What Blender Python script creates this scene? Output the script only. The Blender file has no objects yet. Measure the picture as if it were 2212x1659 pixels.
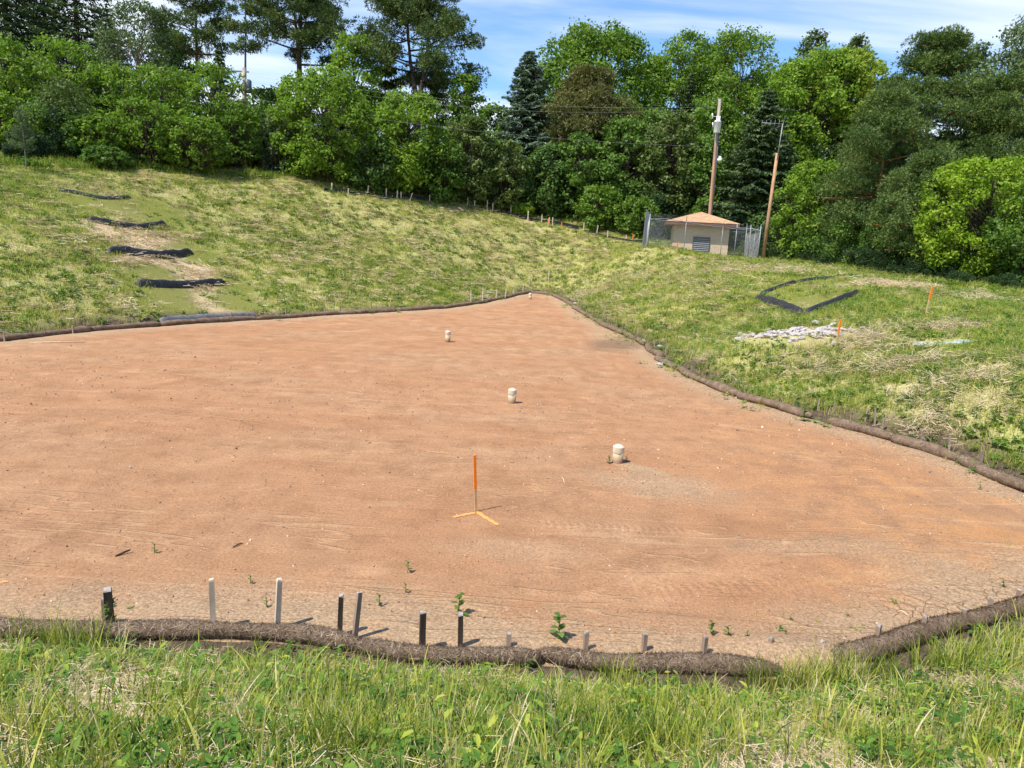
import bpy, math, random
import numpy as np
from mathutils import Vector, Matrix
R = math.radians
sc = bpy.context.scene
col = sc.collection

# ------------------------------------------------------------------ camera
EYE = 4.5
PITCH, ROLL, F = R(11.0), R(3.0), 1600.0        # F: focal length for a 2212 px wide picture
fw = Vector((0, math.cos(PITCH), -math.sin(PITCH)))
up0 = Vector((0, math.sin(PITCH), math.cos(PITCH)))
rt0 = Vector((1, 0, 0))
rt = rt0*math.cos(ROLL) + up0*math.sin(ROLL)
up = -rt0*math.sin(ROLL) + up0*math.cos(ROLL)
cam = bpy.data.cameras.new('camera')
co = bpy.data.objects.new('camera', cam); col.objects.link(co)
co.matrix_world = Matrix(((rt.x, up.x, -fw.x, 0), (rt.y, up.y, -fw.y, 0), (rt.z, up.z, -fw.z, EYE), (0, 0, 0, 1)))
cam.sensor_width = 36; cam.lens = F/2212*36; cam.clip_end = 6000; cam.clip_start = 0.05
sc.camera = co
CP = Vector((0, 0, EYE))

# ------------------------------------------------------------------ light
SUN_EL, SUN_AZ = R(58), math.atan2(-.78, -.60)   # azimuth from +Y towards +X: sun stands behind left
sdir = Vector((math.sin(SUN_AZ)*math.cos(SUN_EL), math.cos(SUN_AZ)*math.cos(SUN_EL), math.sin(SUN_EL)))
sl = bpy.data.lights.new('sun', 'SUN'); sl.energy = 4.6; sl.angle = R(0.53); sl.color = (1, .94, .85)
so = bpy.data.objects.new('sun', sl); col.objects.link(so)
so.rotation_euler = sdir.to_track_quat('Z', 'Y').to_euler(); so.location = sdir*200
w = bpy.data.worlds.new('World'); sc.world = w; w.use_nodes = True
nt = w.node_tree; nt.nodes.clear()
def WN(t, **k):
    n = nt.nodes.new(t)
    for a, v in k.items(): setattr(n, a, v)
    return n
out = WN('ShaderNodeOutputWorld'); bg = WN('ShaderNodeBackground'); bg.inputs[1].default_value = 0.125
sky = WN('ShaderNodeTexSky', sky_type='NISHITA', sun_disc=False)
sky.sun_elevation = SUN_EL; sky.sun_rotation = SUN_AZ; sky.dust_density = 0.6; sky.ozone_density = 2.2; sky.air_density = 1.0
tc = WN('ShaderNodeTexCoord'); sep = WN('ShaderNodeSeparateXYZ'); nt.links.new(tc.outputs['Generated'], sep.inputs[0])
def wm(op, a, b=None, c=None):
    n = WN('ShaderNodeMath', operation=op)
    for i, v in enumerate((a, b, c)):
        if v is None: continue
        if isinstance(v, (int, float)): n.inputs[i].default_value = v
        else: nt.links.new(v, n.inputs[i])
    return n.outputs[0]
zc = wm('MAXIMUM', sep.outputs[2], 0.02)
u = wm('DIVIDE', sep.outputs[0], wm('ADD', zc, .12)); v = wm('DIVIDE', sep.outputs[1], wm('ADD', zc, .12))
cmb = WN('ShaderNodeCombineXYZ'); nt.links.new(u, cmb.inputs[0]); nt.links.new(v, cmb.inputs[1])
mp = WN('ShaderNodeMapping'); nt.links.new(cmb.outputs[0], mp.inputs[0]); mp.inputs['Scale'].default_value = (.42, 1.0, 1); mp.inputs['Location'].default_value = (3.42, 1.3, 0)
mp.inputs['Rotation'].default_value = (0, 0, R(-6))
n1 = WN('ShaderNodeTexNoise'); n1.inputs['Scale'].default_value = 1.15; n1.inputs['Detail'].default_value = 9; n1.inputs['Roughness'].default_value = .52; n1.inputs['Distortion'].default_value = .35
nt.links.new(mp.outputs[0], n1.inputs[0])
# broken, soft cloud edges; more cloud low over the trees
mr = WN('ShaderNodeMapRange', interpolation_type='SMOOTHSTEP'); nt.links.new(wm('ADD', n1.outputs[0], wm('MULTIPLY', wm('SUBTRACT', .30, zc), .32)), mr.inputs[0])
mr.inputs[1].default_value = .43; mr.inputs[2].default_value = .64; mr.inputs[3].default_value = 0; mr.inputs[4].default_value = .88
mix = WN('ShaderNodeMix', data_type='RGBA'); nt.links.new(mr.outputs[0], mix.inputs[0])
tint = WN('ShaderNodeMix', data_type='RGBA', blend_type='MULTIPLY'); tint.inputs[0].default_value = 1
nt.links.new(sky.outputs[0], tint.inputs[6]); tint.inputs[7].default_value = (.80, 1.02, 1.25, 1)
nt.links.new(tint.outputs[2], mix.inputs[6]); mix.inputs[7].default_value = (6.0, 6.4, 7.0, 1)
nt.links.new(mix.outputs[2], bg.inputs[0]); nt.links.new(bg.outputs[0], out.inputs[0])
sc.view_settings.view_transform = 'Standard'; sc.view_settings.look = 'None'; sc.view_settings.gamma = 1
sc.view_settings.exposure = 0.55
sc.render.engine = 'CYCLES'
sc.cycles.max_bounces = 6; sc.cycles.transparent_max_bounces = 8; sc.cycles.diffuse_bounces = 3; sc.cycles.transmission_bounces = 3; sc.cycles.glossy_bounces = 2

# ------------------------------------------------------------------ helpers
rng = np.random.default_rng(7)
random.seed(7)
def ray(px, py):
    return (fw*F + rt*(px-1106) - up*(py-829.5)).normalized()
def at(px, py, Y):
    d = ray(px, py); return CP + d*(Y/d.y)
def proj(p):
    d = Vector(p)-CP; k = F/d.dot(fw); return 1106+d.dot(rt)*k, 829.5-d.dot(up)*k
def hfor(p, n_):
    x0, y0 = proj(p); lo, hi = .01, 60.
    for _ in range(40):
        m_ = (lo+hi)/2; x1, y1 = proj(Vector(p)+Vector((0, 0, m_)))
        if math.hypot(x1-x0, y1-y0) < n_: lo = m_
        else: hi = m_
    return lo
def atz(px, py, z):
    d = ray(px, py); return CP + d*((z-EYE)/d.z)
def tag(o, label=None, cat=None, group=None, kind=None):
    if label: o['label'] = label
    if cat: o['category'] = cat
    if group: o['group'] = group
    if kind: o['kind'] = kind
    return o
def empty(name, loc, label, cat, group=None, rz=0):
    o = bpy.data.objects.new(name, None); col.objects.link(o)
    o.location = loc; o.rotation_euler = (0, 0, rz); o.empty_display_size = .2
    return tag(o, label, cat, group)
class MB:
    def __init__(s): s.v = []; s.f = []
    def add(s, vs, fs):
        n = len(s.v); s.v += [tuple(p) for p in vs]; s.f += [tuple(i+n for i in f) for f in fs]
    def box(s, lo, hi, M=None):
        vs = [Vector((x, y, z)) for x in (lo[0], hi[0]) for y in (lo[1], hi[1]) for z in (lo[2], hi[2])]
        if M: vs = [M @ q for q in vs]
        s.add(vs, [(0, 1, 3, 2), (4, 6, 7, 5), (0, 4, 5, 1), (2, 3, 7, 6), (0, 2, 6, 4), (1, 5, 7, 3)])
    def tube(s, pts, rad, n=8, cap=True):
        pts = [Vector(p) for p in pts]
        if not hasattr(rad, '__len__'): rad = [rad]*len(pts)
        base = len(s.v); prev = None
        for i, p in enumerate(pts):
            d = (pts[min(i+1, len(pts)-1)] - pts[max(i-1, 0)]).normalized()
            if prev is None: a = d.orthogonal().normalized()
            else:
                a = prev - d*prev.dot(d)
                a = a.normalized() if a.length > 1e-6 else d.orthogonal().normalized()
            prev = a; b = d.cross(a)
            for k in range(n):
                t = 2*math.pi*k/n; s.v.append(tuple(p + (a*math.cos(t)+b*math.sin(t))*rad[i]))
        for i in range(len(pts)-1):
            for k in range(n):
                k2 = (k+1) % n
                s.f.append((base+i*n+k, base+i*n+k2, base+(i+1)*n+k2, base+(i+1)*n+k))
        if cap:
            s.f.append(tuple(base+k for k in reversed(range(n)))); s.f.append(tuple(base+(len(pts)-1)*n+k for k in range(n)))
    def lathe(s, prof, n=20, c=(0, 0, 0)):
        base = len(s.v)
        for r, z in prof:
            for k in range(n):
                t = 2*math.pi*k/n; s.v.append((c[0]+r*math.cos(t), c[1]+r*math.sin(t), c[2]+z))
        for i in range(len(prof)-1):
            for k in range(n):
                k2 = (k+1) % n
                s.f.append((base+i*n+k, base+i*n+k2, base+(i+1)*n+k2, base+(i+1)*n+k))
        s.f.append(tuple(base+k for k in reversed(range(n)))); s.f.append(tuple(base+(len(prof)-1)*n+k for k in range(n)))
    def mesh(s, name, mat, smooth=False):
        me = bpy.data.meshes.new(name); me.from_pydata(s.v, [], s.f); me.update()
        if mat: me.materials.append(mat)
        if smooth: me.polygons.foreach_set('use_smooth', [True]*len(me.polygons))
        return me
    def build(s, name, mat, parent=None, smooth=False, loc=None, bevel=0):
        o = bpy.data.objects.new(name, s.mesh(name, mat, smooth)); col.objects.link(o)
        if parent: o.parent = parent
        if loc is not None: o.location = loc
        if bevel:
            m = o.modifiers.new('bevel', 'BEVEL'); m.width = bevel; m.segments = 2; m.limit_method = 'ANGLE'
        return o
def np_mesh(name, V, Q, mat, smooth=False, k=4):
    me = bpy.data.meshes.new(name); n = len(Q)
    me.vertices.add(len(V)); me.vertices.foreach_set('co', np.ascontiguousarray(V, dtype=np.float32).ravel())
    me.loops.add(n*k); me.loops.foreach_set('vertex_index', np.ascontiguousarray(Q, dtype=np.int32).ravel())
    me.polygons.add(n); me.polygons.foreach_set('loop_start', np.arange(0, n*k, k, dtype=np.int32))
    me.polygons.foreach_set('loop_total', np.full(n, k, dtype=np.int32))
    if smooth: me.polygons.foreach_set('use_smooth', np.ones(n, dtype=bool))
    if mat: me.materials.append(mat)
    me.update(calc_edges=True); return me
def link(name, me, parent=None):
    o = bpy.data.objects.new(name, me); col.objects.link(o)
    if parent: o.parent = parent
    return o
# lattice value noise, 2D, for scattering
_L = np.random.default_rng(99).random((256, 256))
def vnoise(x, y, s=1.0, o=0):
    x = np.asarray(x)/s + 31.7*o + 1000; y = np.asarray(y)/s + 17.3*o + 1000
    xi = np.floor(x).astype(int); yi = np.floor(y).astype(int); fx = x-xi; fy = y-yi
    fx = fx*fx*(3-2*fx); fy = fy*fy*(3-2*fy)
    g = lambda a, b: _L[a % 256, b % 256]
    return (g(xi, yi)*(1-fx)+g(xi+1, yi)*fx)*(1-fy) + (g(xi, yi+1)*(1-fx)+g(xi+1, yi+1)*fx)*fy
def fbm(x, y, s, o=0, n=3):
    t = 0; a = 1; tot = 0
    for i in range(n): t = t + a*vnoise(x, y, s/2**i, o+i); tot += a; a *= .5
    return t/tot

# ------------------------------------------------------------------ materials
class M:
    def __init__(s, name, rough=.9, spec=.2):
        s.m = bpy.data.materials.new(name); s.m.use_nodes = True; s.t = s.m.node_tree; s.b = s.t.nodes['Principled BSDF']
        s.b.inputs['Roughness'].default_value = rough; s.b.inputs['Specular IOR Level'].default_value = spec
    def n(s, t, ins=None, **k):
        n = s.t.nodes.new(t)
        for a, v in k.items(): setattr(n, a, v)
        for a, v in (ins or {}).items():
            if hasattr(v, 'is_output'): s.t.links.new(v, n.inputs[a])
            else: n.inputs[a].default_value = v
        return n
    def noise(s, scale, detail=4, rough=.6, vec=None, dist=0):
        n = s.n('ShaderNodeTexNoise', {'Scale': scale, 'Detail': detail, 'Roughness': rough, 'Distortion': dist})
        if vec is not None: s.t.links.new(vec, n.inputs['Vector'])
        return n.outputs[0]
    def pos(s, scale=(1, 1, 1), rot=(0, 0, 0), obj=False):
        src = s.n('ShaderNodeTexCoord').outputs['Object'] if obj else s.n('ShaderNodeNewGeometry').outputs['Position']
        return s.n('ShaderNodeMapping', {'Vector': src, 'Scale': scale, 'Rotation': rot}).outputs[0]
    def ramp(s, f, stops):
        n = s.n('ShaderNodeValToRGB', {'Fac': f}); e = n.color_ramp.elements
        while len(e) < len(stops): e.new(.5)
        for i, (p, c) in enumerate(stops): e[i].position = p; e[i].color = (*c, 1) if len(c) == 3 else c
        return n.outputs[0]
    def rng(s, f, a, b, c=0., d=1., smooth=True):
        return s.n('ShaderNodeMapRange', {0: f, 1: a, 2: b, 3: c, 4: d}, interpolation_type='SMOOTHSTEP' if smooth else 'LINEAR').outputs[0]
    def mix(s, f, a, b, bt='MIX'):
        n = s.n('ShaderNodeMix', data_type='RGBA', blend_type=bt)
        for i, v in ((0, f), (6, a), (7, b)):
            if hasattr(v, 'is_output'): s.t.links.new(v, n.inputs[i])
            else: n.inputs[i].default_value = v if i == 0 else (*v, 1)
        return n.outputs[2]
    def math(s, op, a, b=0.0, c=None):
        d = {0: a, 1: b}
        if c is not None: d[2] = c
        return s.n('ShaderNodeMath', d, operation=op).outputs[0]
    def attr(s, name, inst=False):
        return s.n('ShaderNodeAttribute', attribute_name=name, attribute_type='INSTANCER' if inst else 'GEOMETRY')
    def color(s, c): s.t.links.new(c, s.b.inputs['Base Color']) if hasattr(c, 'is_output') else setattr(s.b.inputs['Base Color'], 'default_value', (*c, 1))
    def bump(s, h, strength=.5, dist=.05):
        n = s.n('ShaderNodeBump', {'Height': h, 'Strength': strength, 'Distance': dist}); s.t.links.new(n.outputs[0], s.b.inputs['Normal'])
def simple(name, c, var=.25, scale=6., rough=.8, spec=.2, bump=.0, metal=0, stretch=(1, 1, 1)):
    m = M(name, rough, spec); v = m.noise(scale, 5, .6, m.pos(stretch, obj=True))
    m.color(m.ramp(v, [(.3, tuple(x*(1-var) for x in c)), (.7, tuple(min(1, x*(1+var)) for x in c))]))
    if bump: m.bump(v, bump, .02)
    m.b.inputs['Metallic'].default_value = metal
    return m.m
def leafmat(name, c, c2=None, trans=.35, var=.35):
    """leaf: diffuse and translucent, each leaf a little different, branches differ by object-space noise"""
    m = M(name, .55, .25); c2 = c2 or (c[0]*1.5, c[1]*1.3, c[2]*1.1)
    isl = m.n('ShaderNodeNewGeometry').outputs['Random Per Island']
    cl = m.noise(.55, 3, .6, m.pos(obj=True))
    f = m.math('ADD', m.math('MULTIPLY', isl, .55), m.math('MULTIPLY', m.rng(cl, .3, .7), .5))
    base = m.ramp(f, [(.0, tuple(x*(1-var) for x in c)), (.5, c), (1., c2)])
    m.color(base)
    tr = m.n('ShaderNodeBsdfTranslucent', {'Color': m.mix(1., base, (1.0, 1.15, .55), 'MULTIPLY')})
    ms = m.n('ShaderNodeMixShader', {0: trans}); m.t.links.new(m.b.outputs[0], ms.inputs[1]); m.t.links.new(tr.outputs[0], ms.inputs[2])
    m.t.links.new(ms.outputs[0], m.t.nodes['Material Output'].inputs[0])
    return m.m
def grassmat(name, stops, trans=.35):
    m = M(name, .6, .2)
    ti = m.attr('tint', True).outputs['Fac']; isl = m.n('ShaderNodeNewGeometry').outputs['Random Per Island']
    f = m.math('ADD', ti, m.math('MULTIPLY', m.math('SUBTRACT', isl, .5), .55))
    base = m.ramp(f, stops); m.color(base)
    tr = m.n('ShaderNodeBsdfTranslucent', {'Color': base})
    ms = m.n('ShaderNodeMixShader', {0: trans}); m.t.links.new(m.b.outputs[0], ms.inputs[1]); m.t.links.new(tr.outputs[0], ms.inputs[2])
    m.t.links.new(ms.outputs[0], m.t.nodes['Material Output'].inputs[0])
    return m.m

# ------------------------------------------------------------------ terrain
def floor_z(x, y):                       # the basin floor rises a little towards its far corner
    t = np.clip((np.asarray(y, float)-34)/24, 0, 1); return .55*t*t*(3-2*t)
def flo(px, py):
    z = 0.
    for _ in range(12):
        p = atz(px, py, z); z = float(floor_z(p.x, p.y))
    return p
far_px = [(0, 738), (120, 724), (250, 712), (400, 701), (550, 692), (700, 682), (850, 674), (960, 667), (1040, 656), (1100, 643), (1140, 634), (1190, 637), (1222, 652), (1255, 676), (1300, 703), (1350, 726), (1395, 748), (1432, 785), (1500, 820), (1600, 862), (1690, 886), (1770, 911), (1850, 931), (1925, 953), (2000, 975), (2070, 1000), (2120, 1020), (2212, 1066)]
near_px = [(2212, 1308), (2130, 1334), (2050, 1361), (1950, 1391), (1850, 1420), (1750, 1444), (1620, 1462), (1500, 1450), (1400, 1442), (1300, 1444), (1200, 1439), (1100, 1429), (1000, 1416), (900, 1417), (800, 1404), (700, 1388), (600, 1379), (460, 1379), (240, 1371), (0, 1366)]
FARL = [Vector((-42, 16, 0)), Vector((-30, 20.5, 0))] + [flo(*p) for p in far_px]
b = FARL[-1]; c = flo(*near_px[0])
TURN = [Vector((b.x+1.6, b.y-1.6, 0)), Vector((b.x+2.1, (b.y+c.y)/2, 0)), Vector((c.x+1.3, c.y+.9, 0))]
NEARL = [flo(*p) for p in near_px] + [Vector((-14, 9.3, 0)), Vector((-30, 8.5, 0)), Vector((-42, 10, 0))]
POLY = np.array([(p.x, p.y) for p in FARL + TURN + NEARL])
def sdist(x, y):
    """signed distance to the basin outline, positive inside"""
    x = np.asarray(x, float); y = np.asarray(y, float); sh = x.shape; x = x.ravel(); y = y.ravel()
    d = np.full(x.shape, 1e9); ins = np.zeros(x.shape, bool); n = len(POLY)
    for i in range(n):
        ax, ay = POLY[i]; bx, by = POLY[(i+1) % n]
        t = np.clip(((x-ax)*(bx-ax)+(y-ay)*(by-ay))/((bx-ax)**2+(by-ay)**2), 0, 1)
        d = np.minimum(d, np.hypot(x-ax-t*(bx-ax), y-ay-t*(by-ay)))
        cnd = ((ay > y) != (by > y)); xx = (bx-ax)*(y-ay)/(by-ay+1e-12)+ax
        ins ^= cnd & (x < xx)
    return np.where(ins, d, -d).reshape(sh)
ctrl = []
for p in POLY: ctrl.append((p[0], p[1], float(floor_z(*p))))
def C(px, py, Y): p = at(px, py, Y); ctrl.append((p.x, p.y, p.z))
for a in [(-250, 352, 42), (0, 372, 47), (300, 386, 54), (600, 402, 61), (850, 425, 66), (1000, 440, 70), (1130, 470, 71), (1300, 508, 67), (1400, 528, 63),
          (1400, 531, 56.5), (1480, 545, 55.5), (1560, 555, 54.5), (1506, 556, 60), (1640, 563, 53.5), (1740, 575, 52), (1850, 592, 46), (2000, 617, 40), (2212, 648, 34), (2400, 675, 31),
          (150, 470, 41), (150, 600, 33), (450, 480, 51), (480, 600, 41.5), (800, 500, 58), (800, 600, 48.5), (1050, 560, 60), (1200, 570, 62), (1300, 620, 54),
          (1450, 620, 46), (1600, 640, 38), (1460, 700, 36.5), (1650, 740, 26.5), (1735, 680, 31), (1808, 752, 25.5), (1850, 632, 35), (2003, 682, 28), (2000, 780, 22), (1850, 850, 21.6),
          (2150, 850, 18.2), (2212, 740, 23.5), (2212, 940, 15.2)]: C(*a)
for a in [(-14, 4, 2.6), (-6, 0, 2.9), (0, 0, 2.9), (6, 0, 2.9), (12, 4, 2.5), (0, 4, 1.35), (-6, 4, 1.5), (6, 4, 1.3), (-30, 2, 2.9), (20, 6, 3.0), (22, 14, 3.2), (28, 22, 3.6), (0, -8, 3.0), (-20, -8, 3.0), (20, -8, 3.1),
          (-14, 80, 9.5), (-40, 70, 9.5), (-55, 55, 9.5), (10, 85, 8.), (28, 75, 5.), (40, 60, 4.2), (45, 40, 3.6), (-60, 30, 7.5), (0, 110, 9.), (-50, 110, 11.), (50, 110, 5.), (12, 16, 0.), (-20, 15, 0), (0, 15, 0), (0, 30, 0), (8, 25, 0), (-60, 12, 0)]: ctrl.append(a)
ctrl = np.array(ctrl, float)
def tk(r2): return np.where(r2 > 1e-12, .5*r2*np.log(np.maximum(r2, 1e-12)), 0)
N = len(ctrl); K = tk((ctrl[:, None, 0]-ctrl[None, :, 0])**2 + (ctrl[:, None, 1]-ctrl[None, :, 1])**2) + np.eye(N)*2.5
P = np.c_[np.ones(N), ctrl[:, :2]]
A = np.block([[K, P], [P.T, np.zeros((3, 3))]]); sol = np.linalg.solve(A, np.r_[ctrl[:, 2], 0, 0, 0])
def tps(x, y):
    x = np.clip(x, -62, 52); y = np.clip(y, -10, 112); sh = x.shape; x = x.ravel(); y = y.ravel()
    z = sol[N] + sol[N+1]*x + sol[N+2]*y
    for i in range(N): z += sol[i]*tk((x-ctrl[i, 0])**2+(y-ctrl[i, 1])**2)
    return z.reshape(sh)
def axis(lo, hi, step, far):
    a = list(np.arange(lo, hi+1e-6, step)); s = step; v = hi
    while v < far: s *= 1.35; v += s; a.append(v)
    s = step; v = lo
    while v > -far: s *= 1.35; v -= s; a.insert(0, v)
    return np.array(a)
GX = axis(-44, 40, .35, 2500); GY = axis(-6, 84, .35, 2500)
XX, YY = np.meshgrid(GX, GY, indexing='ij')
SD = sdist(XX, YY)
Z = tps(XX, YY)
bl = np.clip((-SD)/1.2, 0, 1); bl = bl*bl*(3-2*bl)
Z = Z*bl + (floor_z(XX, YY)-.0)*(1-bl)
rough = (fbm(XX, YY, 3.2, 3)-.5)*.16 + (fbm(XX, YY, .9, 5)-.5)*.05
Z = Z + rough*np.clip(-SD/2.0, 0, 1)
ZG = np.where(SD > .25, Z-.12, Z)
import bisect
def T(x, y):
    i = min(max(bisect.bisect_right(GX, x)-1, 0), len(GX)-2); j = min(max(bisect.bisect_right(GY, y)-1, 0), len(GY)-2)
    a = (x-GX[i])/(GX[i+1]-GX[i]); b = (y-GY[j])/(GY[j+1]-GY[j])
    return float((Z[i, j]*(1-a)+Z[i+1, j]*a)*(1-b) + (Z[i, j+1]*(1-a)+Z[i+1, j+1]*a)*b)
def TV(x, y):
    i = np.clip(np.searchsorted(GX, x, 'right')-1, 0, len(GX)-2); j = np.clip(np.searchsorted(GY, y, 'right')-1, 0, len(GY)-2)
    a = (x-GX[i])/(GX[i+1]-GX[i]); b = (y-GY[j])/(GY[j+1]-GY[j])
    return (Z[i, j]*(1-a)+Z[i+1, j]*a)*(1-b) + (Z[i, j+1]*(1-a)+Z[i+1, j+1]*a)*b
def hit(px, py):
    d = ray(px, py); t = 2.5
    while t < 140:
        p = CP + d*t
        if p.z < T(p.x, p.y): break
        t += .05 if t < 20 else .15
    return Vector((p.x, p.y, T(p.x, p.y)))
# ground material: straw mulch and pale soil, dark damp soil beside the wattles
m = M('mulched_soil', .95, .1)
sd = m.attr('sd').outputs['Fac']; swl = m.attr('swale').outputs['Fac']
a1 = m.noise(.55, 4, .6, m.pos()); a2 = m.noise(9, 5, .7, m.pos((1, .6, 1), (0, 0, .5))); a3 = m.noise(42, 4, .75, m.pos((1, .25, 1), (0, 0, .9)))
soil = m.ramp(a2, [(.3, (.22, .155, .105)), (.5, (.38, .28, .205)), (.72, (.52, .41, .31))])
straw = m.ramp(a3, [(.3, (.30, .23, .13)), (.5, (.52, .43, .27)), (.7, (.72, .63, .44))])
c = m.mix(m.rng(m.math('ADD', a1, m.math('MULTIPLY', a3, .4)), .60, .95), soil, straw)
c = m.mix(m.rng(m.noise(2.2, 5, .7, m.pos()), .30, .55, .1, .7), c, m.ramp(a3, [(.3, (.17, .21, .05)), (.7, (.40, .43, .15))]))
pinkst = m.ramp(a3, [(.3, (.34, .24, .16)), (.5, (.52, .40, .28)), (.7, (.70, .57, .42))])
c = m.mix(m.math('MULTIPLY', swl, .9), c, pinkst)
lus = m.ramp(a3, [(.3, (.085, .11, .02)), (.7, (.19, .205, .045))]); lsh = m.attr('lush').outputs['Fac']; lush_f = m.math('MULTIPLY', lsh, .9)
dk = m.ramp(a2, [(.3, (.045, .032, .025)), (.55, (.10, .075, .058)), (.75, (.20, .16, .12))])
c = m.mix(lush_f, c, lus)
edge = m.rng(m.math('ADD', sd, m.math('MULTIPLY', m.math('SUBTRACT', a1, .5), -1.2)), -1.7, -.6)
c = m.mix(edge, c, dk)
c = m.mix(1., c, (1.2, 1.14, 1.0), 'MULTIPLY')
m.color(c); m.bump(m.math('ADD', a2, a3), .7, .05)
gq = []
nx, ny = len(GX), len(GY); idx = np.arange(nx*ny).reshape(nx, ny)
gq = np.stack([idx[:-1, :-1], idx[1:, :-1], idx[1:, 1:], idx[:-1, 1:]], -1).reshape(-1, 4)
me = np_mesh('ground', np.stack([XX, YY, ZG], -1).reshape(-1, 3), gq, m.m, True)
at1 = me.attributes.new('sd', 'FLOAT', 'POINT'); at1.data.foreach_set('value', SD.ravel().astype(np.float32))
SW = [(hit(*p), r) for p, r in (((285, 512), 1.9), ((315, 522), 1.9), ((345, 572), 1.8), ((375, 582), 1.9), ((395, 598), 1.7), ((430, 640), 1.5), ((410, 650), 1.4), ((450, 660), 1.4), ((265, 455), 1.2), ((1748, 658), .8), ((1950, 618), 1.6))]
LU = [(hit(*p), r) for p, r in (((225, 445), 2.0), ((300, 450), 2.4), ((350, 462), 1.8), ((190, 430), 1.6), ((325, 590), 1.3), ((340, 625), 1.6), ((350, 655), 1.5), ((380, 675), 1.3), ((510, 620), 1.1), ((515, 655), 1.3), ((420, 545), 1.4), ((1700, 630), 1.5), ((1760, 618), 2.6), ((1740, 645), 1.6), ((1820, 612), 1.6))]
def swale(x, y):
    v = np.zeros(np.shape(x))
    for p, r in SW: v = np.maximum(v, np.clip(1.35-np.hypot((x-p.x)*.9, (y-p.y)*.75)/(r*1.15), 0, 1))
    return v
def lush(x, y):
    v = np.zeros(np.shape(x))
    for p, r in LU: v = np.maximum(v, np.clip(1.35-np.hypot((x-p.x)*.9, (y-p.y)*.7)/r, 0, 1))
    return v
a3_ = me.attributes.new('lush', 'FLOAT', 'POINT'); a3_.data.foreach_set('value', np.clip(lush(XX, YY)*2.-.3, 0, 1).ravel().astype(np.float32))
a2_ = me.attributes.new('swale', 'FLOAT', 'POINT'); a2_.data.foreach_set('value', np.clip(swale(XX, YY)*2.2-.4, 0, 1).ravel().astype(np.float32))
tag(link('ground', me), 'grassy slopes round the bare dirt basin, soil and pale straw mulch', 'ground', kind='structure')

# basin floor sheet, sand spilled over the wattle at one place
sp = [flo(1700, 1415), flo(1740, 1430), flo(1650, 1418), flo(1795, 1420)]
fx = np.arange(-42.5, 17.5, .16); fy = np.arange(6., 62., .16)
FX, FY = np.meshgrid(fx, fy, indexing='ij'); FD = sdist(FX, FY)
FZ = floor_z(FX, FY) + .012 + (fbm(FX, FY, 1.6, 9)-.5)*.05 + (fbm(FX, FY, .35, 11, 2)-.5)*.02
FZ -= np.clip((.15-FD)/.5, 0, 1)*.03
hump = np.zeros_like(FZ)
for q, h, r in ((sp[0], .15, .55), (sp[1], .20, .5), (sp[3], .14, .4)):
    hump = np.maximum(hump, h*np.exp(-(((FX-q.x)/r)**2+((FY-q.y)/(r*.62))**2)))
FZ += hump
hump0 = hump
FZ += .05*np.exp(-((FD-.45)/.35)**2)*fbm(FX, FY, .8, 14)
keep = (FD > -.24) | ((FD > -.5) & (hump0 > .04))
fidx = np.arange(FX.size).reshape(FX.shape)
k4 = keep[:-1, :-1] | keep[1:, :-1] | keep[1:, 1:] | keep[:-1, 1:]
fq = np.stack([fidx[:-1, :-1], fidx[1:, :-1], fidx[1:, 1:], fidx[:-1, 1:]], -1)[k4]
used = np.unique(fq); rem = np.full(FX.size, -1); rem[used] = np.arange(len(used)); fq = rem[fq]
FZ = FZ - np.clip((-FD-.1)/.3, 0, 1)*.10*np.clip(1-hump*12, 0, 1)
fm = M('bare_reddish_sand', .97, .08)
sd = fm.attr('sd').outputs['Fac']
gp = fm.n('ShaderNodeNewGeometry').outputs['Position']; sx = fm.n('ShaderNodeSeparateXYZ', {0: gp})
wob = fm.noise(.3, 3, .5, fm.pos())
sv = fm.n('ShaderNodeCombineXYZ', {0: fm.math('ADD', fm.math('MULTIPLY', sd, .95), fm.math('MULTIPLY', wob, 3.5)), 1: fm.math('MULTIPLY', sx.outputs[0], .30), 2: fm.math('MULTIPLY', sx.outputs[1], .36)}).outputs[0]
stk0 = fm.noise(1.0, 8, .62, sv, .8); stk1 = fm.noise(1.1, 7, .65, fm.pos((.32, 1.15, 1), (0, 0, -.12)), .7)
stk = fm.math('ADD', fm.math('MULTIPLY', stk0, .5), fm.math('MULTIPLY', stk1, .5))
big = fm.noise(.16, 5, .6, fm.pos((1, 1.6, 1))); med = fm.noise(1.7, 6, .65, fm.pos((1, .7, 1), (0, 0, .2), )); fin = fm.noise(26, 5, .8, fm.pos()); fin2 = fm.noise(90, 3, .8, fm.pos())
c = fm.ramp(stk, [(.32, (.345, .185, .108)), (.45, (.395, .222, .135)), (.56, (.435, .255, .16)), (.68, (.53, .34, .22))])
c = fm.mix(fm.rng(big, .42, .66, 0, .75), c, fm.ramp(med, [(.3, (.36, .215, .14)), (.55, (.42, .265, .175)), (.75, (.50, .335, .23))]))
# orange clay towards the right-hand rim
rim = fm.math('MULTIPLY', fm.math('MULTIPLY', fm.rng(sx.outputs[0], 1.5, 8.5), fm.rng(sx.outputs[1], 26, 14)), fm.rng(fm.math('ADD', stk, fm.math('MULTIPLY', med, .5)), .66, .90, 0, .6))
c = fm.mix(rim, c, (.50, .26, .115))
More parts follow.
